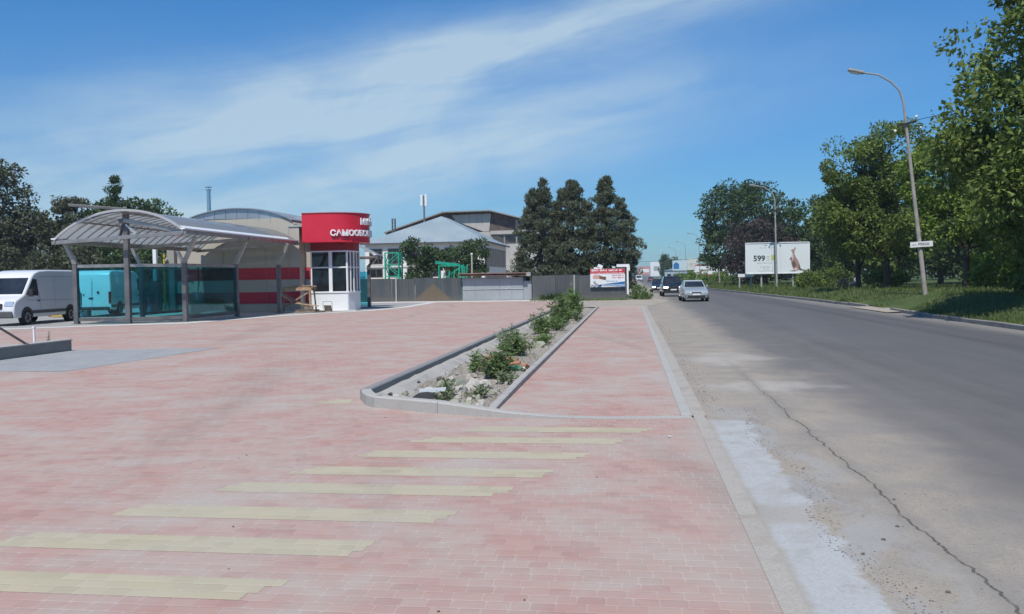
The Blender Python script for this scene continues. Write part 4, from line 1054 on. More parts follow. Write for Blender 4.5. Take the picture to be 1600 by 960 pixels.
for i, (x, y, r, lb) in enumerate([(18.6, 46.5, 1.3, 'leafy bush on the bank right of the lamp post foot'), (20.2, 43, 1.5, 'second leafy bush on the bank in the shade'), (17.4, 62, 1.2, 'low bush between the dark tree stems'), (21.8, 56, 1.7, 'bush under the bright green tree'), (15.2, 76, 1.2, 'low bush under the price billboard'), (19, 84, 1.6, 'bush behind the billboard posts'), (15.6, 35.5, 0.9, 'shaded bush under the kerbside tree')]):
    tree('bush', lb, 'bush', (x, y, bank(x, y)), [((0, 0, r*.55), (r, r, r*.65))], 34, .38, 70, (.20, .11), 'bright' if i in (0, 3) else 'green', r*.5, .05, 50+i, 'bushes on the verge', .1, limbs=6)

GL = 'trees behind the car wash'
tree('broadleaf_tree', 'tall dull green tree above the front of the white van', 'tree', (-59, 74, 0), [((0, 0, 8), (4.0, 3.5, 4.2)), ((1.2, 0, 11.2), (1.9, 1.8, 1.9)), ((2.6, 0, 6), (3.0, 3, 3.4)), ((-1, 0, 3), (4, 3, 3))], 170, .85, 80, (.38, .2), 'dull', 9, .35, 61, GL, .15)
tree('broadleaf_tree', 'rounded dull tree between the tall tree and the weeping one', 'tree', (-54.5, 76, 0), [((0, 0, 5), (3.2, 3, 3.0)), ((-1, 0, 2.4), (3.4, 3, 2.4))], 110, .85, 75, (.36, .2), 'dull', 5, .3, 62, GL, .15)
tree('weeping_tree', 'weeping tree with drooping crown left of the dark spruce', 'tree', (-52.2, 76, 0), [((0, 0, 8.3), (1.7, 1.7, 1.9)), ((-.2, 0, 5.5), (1.9, 1.9, 2.5)), ((0, 0, 2.5), (2.2, 2, 2.4))], 110, .7, 90, (.42, .12), 'dull', 7, .25, 63, GL, 1.4)
tree('spruce_tree', 'dark pointed spruce rising above the wash canopy roof', 'tree', (-48.6, 77, 0), [((0, 0, 2.4), (2.4, 2.4, 1.6)), ((0, 0, 5), (2.2, 2.2, 1.2)), ((0, 0, 7.2), (1.6, 1.6, 1.0)), ((0, 0, 8.9), (1.1, 1.1, .9)), ((0, 0, 10.3), (.5, .5, .8)), ((0, 0, 11.4), (.16, .16, .5))], 260, .45, 80, (.28, .09), 'deep', 11, .2, 64, GL, .2, pw=.45)
tree('broadleaf_tree', 'wide green tree around the foot of the spruce', 'tree', (-49.4, 79, 0), [((-.8, 0, 7.4), (2.6, 2.6, 2.5)), ((2.9, 0, 7.3), (2.5, 2.6, 2.3)), ((1, 0, 3.6), (4.5, 3, 3.0))], 190, .85, 80, (.36, .2), 'deep', 6, .3, 65, GL, .15)
for i, (x, y, h, r, lb) in enumerate([(-42, 72, 5.6, 3.4, 'low green tree seen under the canopy roof behind the second van'), (-36.5, 70, 5.4, 3.2, 'low green tree seen under the canopy roof left of the white boom'), (-31.5, 68, 5.2, 3.0, 'low green tree seen under the canopy roof at the hall corner'), (-48, 68, 5.0, 3.2, 'low dull tree right behind the first white van'), (-54, 66, 5.2, 3.4, 'low dull tree behind the bonnet of the first van')]):
    tree('broadleaf_tree', lb, 'tree', (x, y, 0), [((0, 0, h*.58), (r, r*.8, h*.4)), ((.3, -.4, h*.25), (r, r*.8, h*.28))], 90, .8, 80, (.34, .19), 'dull' if i > 2 else 'deep', h*.6, .22, 70+i, GL, .15)

GC = 'conifers behind the fence'
def conifer(lb, x, y, prof, seed, spires=()):
    lobes = [((dx, dy, z), (r*(1.15 if z > 7.4 else 1.32), r, rz)) for z, r, rz, dx, dy in prof if r > .15]+[((prof[0][3], 0, .9), (1.9, 1.5, .9))]
    return tree('conifer_tree', lb, 'conifer', (x, y, 0), lobes, 560, .30, 56, (.24, .08), 'conifer', prof[-1][0]-.3, .2, seed, GC, -.15, .45, .45, limbs=20, pw=.42)
conifer('dark conifer with a twin tip nearest the works building', -6.75, 66, [(1.6, 1.9, 1.4, -.2, 0), (3.4, 1.6, 1.4, -.1, 0), (5.2, 1.35, 1.3, 0, 0), (6.6, 1.0, 1.1, 0, 0), (7.8, .5, .8, .25, 0), (8.6, .25, .6, .3, 0), (7.6, .38, .8, -.55, 0), (9.05, .1, .3, .3, 0)], 81)
conifer('dark conifer with the bluntest top, middle of the row of conifers', -4.3, 66.2, [(1.8, 1.7, 1.4, 0, 0), (3.6, 1.6, 1.5, 0, 0), (5.4, 1.45, 1.4, 0, 0), (6.9, 1.1, 1.1, .05, 0), (7.9, .65, .7, .1, 0), (7.8, .3, .5, -.7, 0), (8.55, .35, .4, .1, 0), (8.8, .12, .25, .1, 0)], 82)
conifer('dark conifer standing beside the road behind the red and white poster', -1.75, 65.8, [(2.2, 1.6, 1.3, .2, 0), (3.8, 1.85, 1.5, .3, 0), (5.3, 1.6, 1.4, .2, 0), (6.7, 1.15, 1.1, .05, 0), (7.8, .65, .8, 0, 0), (8.6, .3, .6, 0, 0), (9.15, .1, .3, 0, 0)], 83)
GY = 'yard trees before the works'
tree('broadleaf_tree', 'ragged yard tree before the white works wall beside the upright crane section', 'tree', (-19.0, 79, 0), [((-.4, 0, 4.1), (1.7, 1.5, 1.2)), ((.9, 0, 3.6), (1.3, 1.3, 1.2)), ((-.4, 0, 2.2), (1.5, 1.3, 1.0))], 70, .48, 70, (.27, .15), 'deep', 4, .16, 91, GY, .2)
tree('broadleaf_tree', 'darker yard tree before the works corner behind the wide crane frame', 'tree', (-15.3, 79, 0), [((-.9, 0, 3.5), (1.2, 1.2, 1.0)), ((.9, 0, 3.9), (1.4, 1.3, 1.2)), ((.4, 0, 2.2), (1.9, 1.5, 1.1))], 80, .46, 72, (.25, .13), 'deep', 4, .16, 92, GY, .1)

# far along the road
GF = 'far roadside trees'
for i, (x, y, h, w, mt, lb) in enumerate([(12.6, 330, 9.5, 1.2, 'deep', 'slender poplar far down the road, left of the pair'), (15.0, 345, 9.0, 1.2, 'deep', 'slender poplar far down the road, right of the pair'), (14.0, 285, 7.0, 2.4, 'deep', 'squat dark tree beside the far white billboards'), (19, 300, 5.5, 3.0, 'green', 'low green tree behind the far white billboards'), (24, 230, 6, 3.4, 'deep', 'green tree behind the far red billboard'), (-2.2, 230, 4.6, 3.0, 'deep', 'dark roadside clump on the far kerb past the fence'), (33, 190, 8, 4.5, 'deep', 'large dark tree beyond the far red billboard'), (-7, 330, 5.0, 4, 'deep', 'distant dark clump where the road meets the sky')]):
    tree('poplar_tree' if w < 1.5 else 'broadleaf_tree', lb, 'tree', (x, y, 0), [((0, 0, h*.55), (w, w, h*.45))], 60, .7, 40, (.6, .35), mt, h*.6, .2, 100+i, GF, 0, limbs=4)
for i, (x, y, r, lb) in enumerate([(13.2, 172, 2.6, 'bright roadside scrub before the far billboards'), (17.5, 168, 2.4, 'scrub below the far red and white billboard'), (12.0, 205, 2.2, 'farther scrub beside the road')]):
    tree('bush', lb, 'bush', (x, y, 0), [((0, 0, r*.35), (r, r, r*.45))], 40, .6, 50, (.4, .22), 'bright', .5, .06, 120+i, 'roadside scrub', .1, limbs=3)
tree('bush', 'green bush at the road end of the poster fence', 'bush', (0.65, 62.8, 0), [((0, 0, .42), (.55, .5, .5)), ((.5, -.6, .25), (.4, .4, .3))], 34, .22, 70, (.14, .06), 'weed', .4, .03, 130, None, .1, limbs=5)
tree('bush', 'low weeds along the foot of the dark fence', 'bush', (-5.2, 61.6, 0), [((0, 0, .18), (1.3, .3, .22))], 40, .18, 50, (.13, .05), 'deep', .2, .02, 131, None, .1, limbs=4)

# grass on the verge
rs = np.random.RandomState(9)
N = 70000
y = 24+(rs.uniform(0, 1, N)**1.9)*150
kxv = np.interp(y, [-20, 33, 36, 43, 55, 70, 85, 100, 1000], [10.72, 10.75, 10.95, 11.25, 10.9, 10.35, 9.75, 9.4, 9.4])
x = kxv+0.18+rs.uniform(0, 1, N)**1.35*11
keep = ~((np.abs(y-40.2) < 1.7+0.6*rs.normal(size=N)*.5) & (x-kxv < 1.9)) & (np.sin(x*1.1+np.sin(y*.6)*2)*np.sin(y*.45+x*.3) > -0.62)
x, y = x[keep], y[keep]; n = len(x)
z = np.array([bank(a, b) for a, b in zip(x, y)])
P = np.stack([x, y, z], 1); D = rs.normal(size=(n, 3))*.45; D[:, 2] = 1
hgt = np.interp(y, [24, 60, 174], [.17, .26, .42])*rs.uniform(.5, 1.3, n)*(.75+.45*np.sin(x*1.7+np.sin(y*.9)*2)*np.sin(y*.7+x))*(1+1.6*(rs.uniform(0, 1, n) > .985))
leaf_mesh('grass', P, D, hgt, np.interp(y, [24, 174], [.018, .07]), leaf_mat('grass_blade', (0.095, 0.155, 0.038), (0.175, 0.22, 0.07), (0.125, 0.14, 0.055), .3), rs)
tag(bpy.data.objects['grass'], 'unmown green grass covering the far verge', 'grass', kind='stuff')
rs = np.random.RandomState(19); n = 2600
x = rs.uniform(-7, 1.6, n); y = 61.2+rs.normal(0, .45, n)+np.where(x > -.2, rs.uniform(0, 14, n), 0); x = np.where(y > 63, 0.2+rs.normal(0, .5, n), x)
P = np.stack([x, y, np.zeros(n)-.02], 1); D = rs.normal(size=(n, 3))*.5; D[:, 2] = 1
leaf_mesh('fence_grass', P, D, np.full(n, .16), np.full(n, .03), LEAF['weed'], rs)
tag(bpy.data.objects['fence_grass'], 'sparse tufts of grass along the fence foot and the road shoulder', 'grass', kind='stuff')
# ------------------------------------------------------------------ street lamps and wires
M_POLE = pm('concrete_pole', (0.36, 0.335, 0.30), 0.85, 0.2, 2.5, bmp=0.004); M_LAMP = pm('lamp_grey', (0.33, 0.33, 0.32), 0.5, 0.15); M_LENS = pm('lamp_lens', (0.5, 0.5, 0.46), 0.3)
M_PORC = pm('porcelain', (0.8, 0.8, 0.78), 0.25, 0.03)
def lamp(label, loc, lean=(-0.95, 0.0), h=8.85, arm=2.15, top=10.55, cross=False, plate=False):
    t = thing('street_lamp', label, 'street lamp', loc, 0, 'street lamps along the far verge')
    lx = lambda z: lean[0]*z/h
    MB().tube([(lx(z), lean[1]*z/h, z) for z in (-.2, 2, 4, 6, 8, h-.6)], [.11, .10, .085, .075, .065, .058], 12).build('pole', M_POLE, t, smooth=True)
    pts = [(lx(h-.75), 0, h-.75), (lx(h), 0, h), (lx(h)-.18, 0, h+.55), (lx(h)-.55, 0, h+.95), (lx(h)-1.1, 0, h+1.3), (lx(h)-arm+.35, 0, top-.15-.12)]
    MB().tube(pts, [.062, .055, .048, .045, .042, .04], 8).build('arm', M_LAMP, t, smooth=True)
    a = Vector(pts[-1]); q = Matrix.Rotation(R(14), 3, 'Y')
    mb = MB(); mb.box(a+Vector((-.28, 0, .08)), (.72, .27, .13), rot=q); hd = mb.build('lamp_head', M_LAMP, t, bevel=.04)
    mb = MB(); mb.box(a+Vector((-.34, 0, .0)), (.46, .2, .05), rot=q); mb.build('lens', M_LENS, hd, bevel=.02)
    if cross:
        z = 7.85; mb = MB(); mb.bar((lx(z)-.42, -.10, z-.10), (lx(z)+.42, -.10, z+.10), .08, .09); mb.build('crossarm', M_DARK, t)
        for dx, dz in ((-.5, -.32), (.42, .30), (.60, -.22)):
            MB().tube([(lx(z)+dx, -.1, z+dz-.07), (lx(z)+dx, -.1, z+dz), (lx(z)+dx, -.1, z+dz+.07)], [.03, .065, .04], 8).build('insulator', M_PORC, t, smooth=True)
            MB().bar((lx(z)+dx*.8, -.1, z+dz*.3), (lx(z)+dx, -.1, z+dz), .02, .02).build('insulator_pin', M_DARK, t)
    if plate:
        z = 2.33; b = MB().box((-.22, -.16, z), (.98, .03, .25), rot=Matrix.Rotation(R(-3), 3, 'Y')).build('name_plate', M_PWHITE, t)
        rr = random.Random(4); mb = MB(); words(mb, -.62, -.38, z-.03, .05, -.178, rr)
        mb.build('small_print', M_BLACK, b)
        mb = text_mb('РЕБОК', .15, .001, .003); mb.v = [(v[0]-.12, v[1]-.178, v[2]+z+.0) for v in mb.v]; mb.build('lettering', M_BLACK, b)
    return t
lamp('leaning concrete street lamp nearest the camera, with a white name plate on its pole', (13.48, 42, .58), cross=True, plate=True)
lamp('concrete street lamp standing before the price billboard', (14.37, 88, .08), (-.15, 0), cross=True)
lamp('street lamp third from the nearest, standing before the purple tree', (14.3, 142, 0), (-.25, 0))
for lb, y in (('fourth street lamp along the verge, just beyond the tall rounded tree', 182), ('fifth street lamp along the verge, over the far red billboard', 226), ('sixth street lamp along the verge, over the far white billboards', 272), ('seventh street lamp along the verge', 322), ('eighth and farthest street lamp along the verge', 380)):
    lamp(lb, (14.4, y, 0), (-.2, 0), plate=False)
t = thing('overhead_wire', 'dark overhead wire running from the nearest lamp into the kerbside tree', 'wire', (13, 42, 8.4))
MB().tube([(-.0, 0, .18), (1.6, -3.2, .15), (2.6, -6, .45), (3.6, -12, 1.1)], .014, 5).build('wire', M_DARK, t)
for i, dx in enumerate((-.4, .4)):
    t = thing('overhead_wire', ['slack overhead wire between the two nearest lamps, road side', 'slack overhead wire between the two nearest lamps, tree side'][i], 'wire', (13.0+dx, 42, 8.43))
    MB().tube([(1.35*s, 46*s, -1.1*4*s*(1-s)-.45*s) for s in np.linspace(0, 1, 12)], .010, 4).build('wire', M_DARK, t)
t = thing('overhead_wire', 'thin cable strung high across the far road between lamp and fence side', 'wire', (0, 150, 5.1))
MB().tube([(-14+30*s, 20*s, -.8*4*s*(1-s)) for s in np.linspace(0, 1, 14)], .03, 4).build('wire', M_DARK, t)

# ------------------------------------------------------------------ price billboard
t = thing('billboard', 'large white billboard with the price 599 and a kangaroo on the grass verge', 'billboard', (14.75, 90, 0))
hw = 3.1; z0, z1 = 1.72, 4.80
bd = MB().box((0, 0, (z0+z1)/2), (hw*2, .18, z1-z0)).build('board', pm('billboard_white', (.70, .74, .73), .45, .02, .6), t)
mb = MB()
for a, b in (((-hw, z0), (hw, z0)), ((-hw, z1), (hw, z1)), ((-hw, z0), (-hw, z1)), ((hw, z0), (hw, z1))): mb.bar((a[0], -.03, a[1]), (b[0], -.03, b[1]), .22, .09)
mb.build('frame', M_PWHITE, t)
for x in (-1.55, 1.55): MB().cyl((x, .15, 1.1), .09, 2.4, 10).build('post', M_FPOST, t)
Y_ = -.092
def pr(mb, poly): mb.add([(p[0], Y_, p[1]) for p in poly], [tuple(range(len(poly)))])
mb = text_mb('599', .78, .002, .022); mb.v = [(v[0]-1.78, v[1]+Y_, v[2]+3.22) for v in mb.v]; mb.build('lettering', pm('print_dark', (.05, .055, .06), .5), bd)
rr = random.Random(6); mb = MB()
def W_(x0, x1, z, h): words(mb, x0, x1, z, h, Y_, rr)
W_(-1.08, -.72, 3.42, .09); W_(-1.08, -.74, 3.22, .09); W_(-1.08, -.76, 3.04, .09); W_(-2.0, -.45, 2.77, .10); W_(-1.7, -.75, 2.38, .10); W_(-1.5, -.8, 2.2, .08); W_(-1.9, -.45, 1.98, .09)
mb.build('small_print', M_PGREY, bd)
mb = MB()
for k in range(2):
    x = -1.75+k*.85
    mb.tube([(x+.07*i, Y_, 4.30+.08*math.sin(i*1.7+k)*(1 if i < 6 else .5)) for i in range(10)], .012, 5)
pr(mb, [(-1.35, 4.50), (-.95, 4.50), (-1.1, 4.6), (-1.22, 4.6)])
mb.build('script_print', M_PGREY, bd)
mb = MB(); pr(mb, [(-.62, 3.02), (-.12, 3.02), (-.12, 3.58), (-.62, 3.58)]); mb.build('yellow_square', pm('print_lime', (.55, .58, .20), .5), bd)
M_ROO = pm('print_brown', (.36, .235, .20), .6, .25, 5); M_ROOD = pm('print_dark_brown', (.15, .095, .085), .6, .3, 5); M_ROOL = pm('print_cream', (.62, .52, .48), .6, .1, 5)
mb = MB()
pr(mb, [(1.62, 1.98), (1.50, 2.2), (1.38, 2.55), (1.30, 2.95), (1.36, 3.25), (1.42, 3.62), (1.45, 3.85), (1.34, 3.92), (1.31, 3.99), (1.42, 4.08), (1.55, 4.12), (1.66, 4.10), (1.68, 3.95), (1.66, 3.6), (1.78, 3.35), (1.96, 3.05), (2.12, 2.7), (2.16, 2.35), (2.10, 2.05), (1.95, 1.95)])
pr(mb, [(1.60, 4.10), (1.74, 4.46), (1.70, 4.08)]); pr(mb, [(1.68, 4.08), (1.86, 4.40), (1.74, 4.02)])
mb.build('pictured_kangaroo', M_ROO, bd)
Y_ = -.095
mb = MB(); pr(mb, [(2.05, 2.5), (2.16, 2.6), (2.24, 2.2), (2.45, 2.06), (2.9, 2.02), (2.9, 1.97), (2.3, 1.95), (2.1, 2.02)]); pr(mb, [(1.40, 2.75), (1.55, 2.95), (1.75, 2.8), (1.80, 2.45), (1.66, 2.2), (1.48, 2.4)]); pr(mb, [(1.12, 1.93), (1.55, 2.0), (1.95, 1.93), (1.6, 1.88)]); pr(mb, [(1.33, 3.35), (1.18, 3.12), (1.22, 3.02), (1.42, 3.18)])
mb.build('pictured_tail', M_ROOD, bd)
mb = MB(); pr(mb, [(1.42, 3.7), (1.52, 3.72), (1.58, 3.4), (1.5, 3.0), (1.42, 3.1), (1.40, 3.4)]); pr(mb, [(1.62, 1.96), (1.9, 1.95), (1.95, 2.2), (1.75, 2.3), (1.62, 2.12)]); mb.build('pictured_belly', M_ROOL, bd)
t = thing('sign_frame', 'small white topped frame sign on two thin posts beside the price billboard', 'sign', (11.75, 91.5, 0))
MB().box((.1, 0, 1.55), (1.6, .12, .32)).build('top_panel', M_PWHITE, t)
for x in (-.55, .62): MB().box((x, 0, .7), (.13, .1, 1.45)).build('post', M_FPOST, t)

# far billboards
def farboard(label, x, y, w, h, zc, mats, posts=2, rz=0):
    t = thing('billboard', label, 'billboard', (x, y, 0), rz, 'far roadside billboards')
    b = MB().box((0, 0, zc), (w, .3, h)).build('board', mats[0], t)
    for k in range(posts): MB().cyl((-w/2+w*(k+.5)/posts, .1, zc/2), .12, zc, 8).build('post', M_FPOST, t)
    return t, b
t, b = farboard('far billboard with red edges and faded dark letters', 16.4, 190, 4.7, 2.3, 2.75, [M_PWHITE])
mb = MB(); mb.box((0, -.16, 3.78), (4.7, .03, .26)); mb.box((0, -.16, 1.72), (4.7, .03, .26)); mb.build('red_edge', M_PRED, b)
rr = random.Random(3); mb = MB(); words(mb, -1.9, 1.7, 2.75, .5, -.16, rr); mb.build('print', M_PBROWN, b)
mb = MB(); mb.add([(-1.6, -.17, 1.9), (-1.2, -.17, 1.9), (-1.0, -.17, 2.5), (-1.4, -.17, 2.7), (-1.8, -.17, 2.3)], [(0, 1, 2, 3, 4)]); mb.build('pictured_figure', M_PBROWN, b)
mb = MB(); mb.add([(1.0, -.17, 2.9), (2.0, -.17, 3.0), (1.7, -.17, 3.5), (1.2, -.17, 3.5)], [(0, 1, 2, 3)]); mb.build('pictured_leaf', pm('print_green', (.12, .25, .08), .5), b)
t, b = farboard('far pale billboard with a blue house drawing', 11.6, 205, 3.4, 2.4, 4.0, [pm('pale_blue_print', (.52, .62, .66), .5)])
mb = MB(); mb.add([(-1.5, -.17, 3.2), (-.2, -.17, 3.2), (-.2, -.17, 4.3), (-.85, -.17, 4.8), (-1.5, -.17, 4.3)], [(0, 1, 2, 3, 4)]); mb.build('pictured_house', M_PBLUE, b)
t, b = farboard('far leaning cream billboard beside the pale blue one', 14.6, 204, 3.0, 2.6, 4.2, [pm('cream_print', (.66, .66, .60), .5)], 1, .3)
rr = random.Random(5); mb = MB(); words(mb, -1.1, 1.1, 4.3, .28, -.16, rr); words(mb, -1.0, 1.0, 3.8, .2, -.16, rr); mb.build('print', M_PGREY, b)
t, b = farboard('narrow white sign pile right of the far red billboard', 20.1, 188, 1.2, 3.2, 2.9, [M_PWHITE], 1)
MB().box((.9, -.05, 1.75), (1.2, .2, .5)).build('lower_panel', M_PWHITE, t)
t, b = farboard('distant pink billboard over the road end', 7.0, 420, 6, 4.2, 4.2, [pm('pink_print', (.52, .28, .25), .5)])
mb = MB(); mb.box((0, -.17, 4.2), (4.4, .02, 1.6)); mb.build('print', M_PWHITE, b)
t, b = farboard('distant white square billboard over the road end', 12.0, 400, 5.2, 6.5, 4.8, [M_PWHITE])
mb = MB(); mb.box((0, -.17, 5), (2.2, .02, 2)); mb.build('print', M_PGREY, b)
t = thing('roadside_kiosk', 'far pale blue roadside kiosk below the white billboards', 'kiosk', (12.4, 240, 0))
MB().box((0, 0, 1.5), (6, 4, 3)).build('wall', pm('pale_blue_wall', (.36, .44, .50), .7), t); mb = MB(); mb.prism_y([(-3.3, 3), (3.3, 3), (0, 3.9)], -2.2, 2.2); mb.build('roof', M_ZINC, t)
for x in (-1.8, 0, 1.8): MB().box((x, -2.02, 1.5), (1.0, .06, 1.2)).build('window', M_GLASS, t)
t = thing('warning_sign', 'far small triangular road sign on a thin post', 'road sign', (11.3, 150, 0))
MB().cyl((0, 0, 1.2), .05, 2.5, 8).build('post', M_FPOST, t); mb = MB(); mb.prism_y([(-.5, 2.2), (.5, 2.2), (0, 3.05)], -.06, -.03); mb.build('plate', M_PWHITE, t)

# ------------------------------------------------------------------ vehicles
def paint(name, c, metal=.3, rough=.3): return pm(name, c, rough, .05, 1.5, metal=metal, coat=.6)
M_TYRE = pm('tyre', (.02, .02, .021), .85, .2); M_RIM = pm('rim', (.36, .37, .38), .35, .1, metal=.7)
def headlight_mat():
    m, nt, b = newmat('headlight_glass'); setin(nt, b, 'Base Color', (.75, .78, .8)); b.inputs['Roughness'].default_value = .08; b.inputs['Metallic'].default_value = .6; return m
M_HEAD = headlight_mat()
m, nt, b = newmat('lit_headlight'); setin(nt, b, 'Base Color', (.9, .9, .9)); setin(nt, b, 'Emission Color', (1, .97, .9)); b.inputs['Emission Strength'].default_value = 3.0; M_LIT = m
M_TAIL = pm('tail_lamp', (.35, .02, .02), .2)
def wheel(t, x, y, r, w, s):
    wh = MB().cyl((x, y, r), r, w, 24, 'X').build('tyre', M_TYRE, t, bevel=.03, smooth=True); wh.name = 'wheel'
    mb = MB(); mb.cyl((x+s*(w/2+.004), y, r), r*.62, .02, 20, 'X'); mb.build('rim', M_RIM, wh, smooth=True)
    mb = MB()
    for k in range(5): a = k*2*math.pi/5; mb.bar((x+s*(w/2+.02), y, r), (x+s*(w/2+.02), y+.5*r*math.cos(a), r+.5*r*math.sin(a)), .03, .06)
    mb.build('spoke', M_BLACK, wh)
def loft(mb, st, cap=True):
    """st: list of cross sections with equal point counts."""
    n = len(st[0]); o = len(mb.v)
    for s in st: mb.v += [tuple(p) for p in s]
    for i in range(len(st)-1):
        for k in range(n):
            a = o+i*n+k; b = o+i*n+(k+1) % n; mb.f.append((a, b, b+n, a+n)); mb.m.append(0)
    mb.f.append(tuple(o+k for k in range(n))[::-1]); mb.f.append(tuple(o+(len(st)-1)*n+k for k in range(n))); mb.m += [0, 0]
def car(label, loc, rz, col, k=1.0, Wd=1.66, H=1.42, L=4.2, lit=False, suv=False, group='cars on the road', glow=False):
    t = thing('car', label, 'car', loc, rz, group); t.scale = (k, k, k)
    w = Wd/2; hb = .95 if not suv else 1.08; zb = .22 if not suv else .34; y0 = -L/2; nose = .70 if not suv else .92
    def sec(y, hw, z0, zt, tuck=.90):
        return [(-hw*.90, y, z0), (-hw, y, z0+.14), (-hw*1.0, y, zb+.38), (-hw*.985, y, zt-.13), (-hw*tuck, y, zt), (0, y, zt+.025), (hw*tuck, y, zt), (hw*.985, y, zt-.13), (hw*1.0, y, zb+.38), (hw, y, z0+.14), (hw*.90, y, z0)]
    mb = MB()
    loft(mb, [sec(y0, w*.80, zb+.06, nose-.12), sec(y0+.10, w*.93, zb, nose-.02), sec(y0+.35, w*.985, zb-.02, nose+.06), sec(y0+1.15, w, zb-.02, hb-.06), sec(y0+1.5, w, zb-.02, hb), sec(y0+L*.72, w, zb-.02, hb+.02), sec(y0+L-.30, w*.97, zb, hb), sec(y0+L-.06, w*.9, zb+.05, hb-.12), sec(y0+L, w*.82, zb+.1, hb-.25)])
    body = mb.build('body', col, t, bevel=.02, smooth=True)
    yc, yr, yt0, yt1 = y0+1.22, y0+L*(.86 if not suv else .95), y0+1.98, y0+L*(.70 if not suv else .86); wt = w*.72; wb = w*.90
    def ring(z, f): 
        return [(-(wb+(wt-wb)*f), yc+(yt0-yc)*f, z), (wb+(wt-wb)*f, yc+(yt0-yc)*f, z), (wb+(wt-wb)*f, yr+(yt1-yr)*f, z), (-(wb+(wt-wb)*f), yr+(yt1-yr)*f, z)]
    mb = MB(); loft(mb, [ring(hb-.05, 0), ring(H-.05, .97), [(p[0]*.94, p[1]*.97+.01, H) for p in ring(H, 1)]]); mb.build('cabin', col, t, bevel=.035, smooth=True)
    def pane(name, face, a, b, f0, f1):
        lo, hi = ring(hb-.05+(H-hb)*f0, f0*.97), ring(hb-.05+(H-hb)*f1, f1*.97)
        i, j = face; P = [Vector(lo[i]), Vector(lo[j]), Vector(hi[j]), Vector(hi[i])]
        nrm = (P[1]-P[0]).cross(P[3]-P[0]).normalized()
        q = [P[0].lerp(P[1], a), P[0].lerp(P[1], b), P[3].lerp(P[2], b), P[3].lerp(P[2], a)]
        c_ = sum(P, Vector())/4
        if nrm.dot(c_-Vector((0, 0, 1.0))) < 0: nrm = -nrm
        mb = MB(); q2 = [p+nrm*.012 for p in q]; q1 = [p-nrm*.03 for p in q]
        mb.add(q1+q2, [(0, 1, 2, 3), (4, 5, 6, 7), (0, 1, 5, 4), (1, 2, 6, 5), (2, 3, 7, 6), (3, 0, 4, 7)]); return mb.build(name, M_CARGLASS, t)
    pane('windscreen', (0, 1), .06, .94, .10, .90); pane('rear_window', (2, 3), .08, .92, .2, .88)
    for f in ((1, 2), (3, 0)): pane('side_window', f, .08, .48, .16, .88); pane('side_window', f, .52, .92, .16, .88)
    r = .29 if not suv else .36
    for yy in (y0+.78, y0+L-.86):
        for s in (-1, 1): wheel(t, s*(w-.09), yy, r, .19, s)
    for s in (-1, 1):
        mb = MB(); mb.box((s*w*.70, y0+.06, nose-.13), (w*.42, .16, .15)); mb.build('headlight', M_LIT if lit else M_HEAD, t, bevel=.03)
        mb = MB(); mb.box((s*(w-.01), yc+.25, hb+.06), (.14, .10, .11)); mb.build('mirror', col, t, bevel=.02)
        mb = MB(); mb.box((s*w*.74, y0+L-.02, hb-.28), (w*.3, .08, .16)); mb.build('tail_light', M_TAIL, t, bevel=.02)
    mb = MB(); mb.box((0, y0+.01, nose-.13), (w*.72, .08, .11 if not suv else .2)); mb.build('grille', M_BLACK, t)
    mb = MB(); mb.box((0, y0+.05, zb+.12), (w*1.35, .12, .13)); mb.build('air_intake', M_BLACK, t)
    mb = MB(); mb.box((0, y0-.02, zb+.26), (.5, .03, .11)); mb.build('number_plate', M_PWHITE, t)
    mb = MB(); mb.box((0, y0+.04, zb+.23), (w*1.75, .14, .05)); mb.build('bumper_strip', M_BLACK if suv else col, t)
    if suv:
        for s in (-1, 1): mb = MB(); mb.bar((s*wt*.9, yt0+.2, H+.06), (s*wt*.9, yt1-.1, H+.06), .05, .05); mb.build('roof_rail', M_BLACK, t)
    return t
M_SILVER = pm('silver_paint', (.44, .49, .50), .28, .04, 1.5, metal=.35, coat=.7); M_BLK = pm('black_paint', (.014, .015, .020), .2, .1, 1.5, coat=.9); M_WHT = pm('white_paint', (.72, .73, .74), .3, .04, 1.5, coat=.6); M_MAROON = pm('maroon_paint', (.12, .02, .03), .3, .05, 1.5, coat=.6)
car('silver saloon driving towards the camera, ahead of the black off-roader', (4.10, 57.6, -.02), 0.03, M_SILVER, .97, 1.68, 1.40, 4.2)
car('black off-roader with a lit headlight following the silver saloon', (3.38, 71.8, -.02), .03, M_BLK, .93, 1.86, 1.74, 4.5, lit=True, suv=True)
car('dark car with bright headlights half hidden behind the black off-roader', (2.9, 90, -.02), .02, M_BLK, .95, lit=True)
car('small maroon car far up the road', (5.6, 235, -.02), 3.14, M_MAROON, 1.0)
car('white car far up the road left of the maroon one', (2.6, 250, -.02), 0, M_WHT, 1.05, suv=True, H=1.8, Wd=1.9)
car('dark car on the far shoulder beside the white van', (-.4, 262, -.02), 0, M_BLK, 1.0)

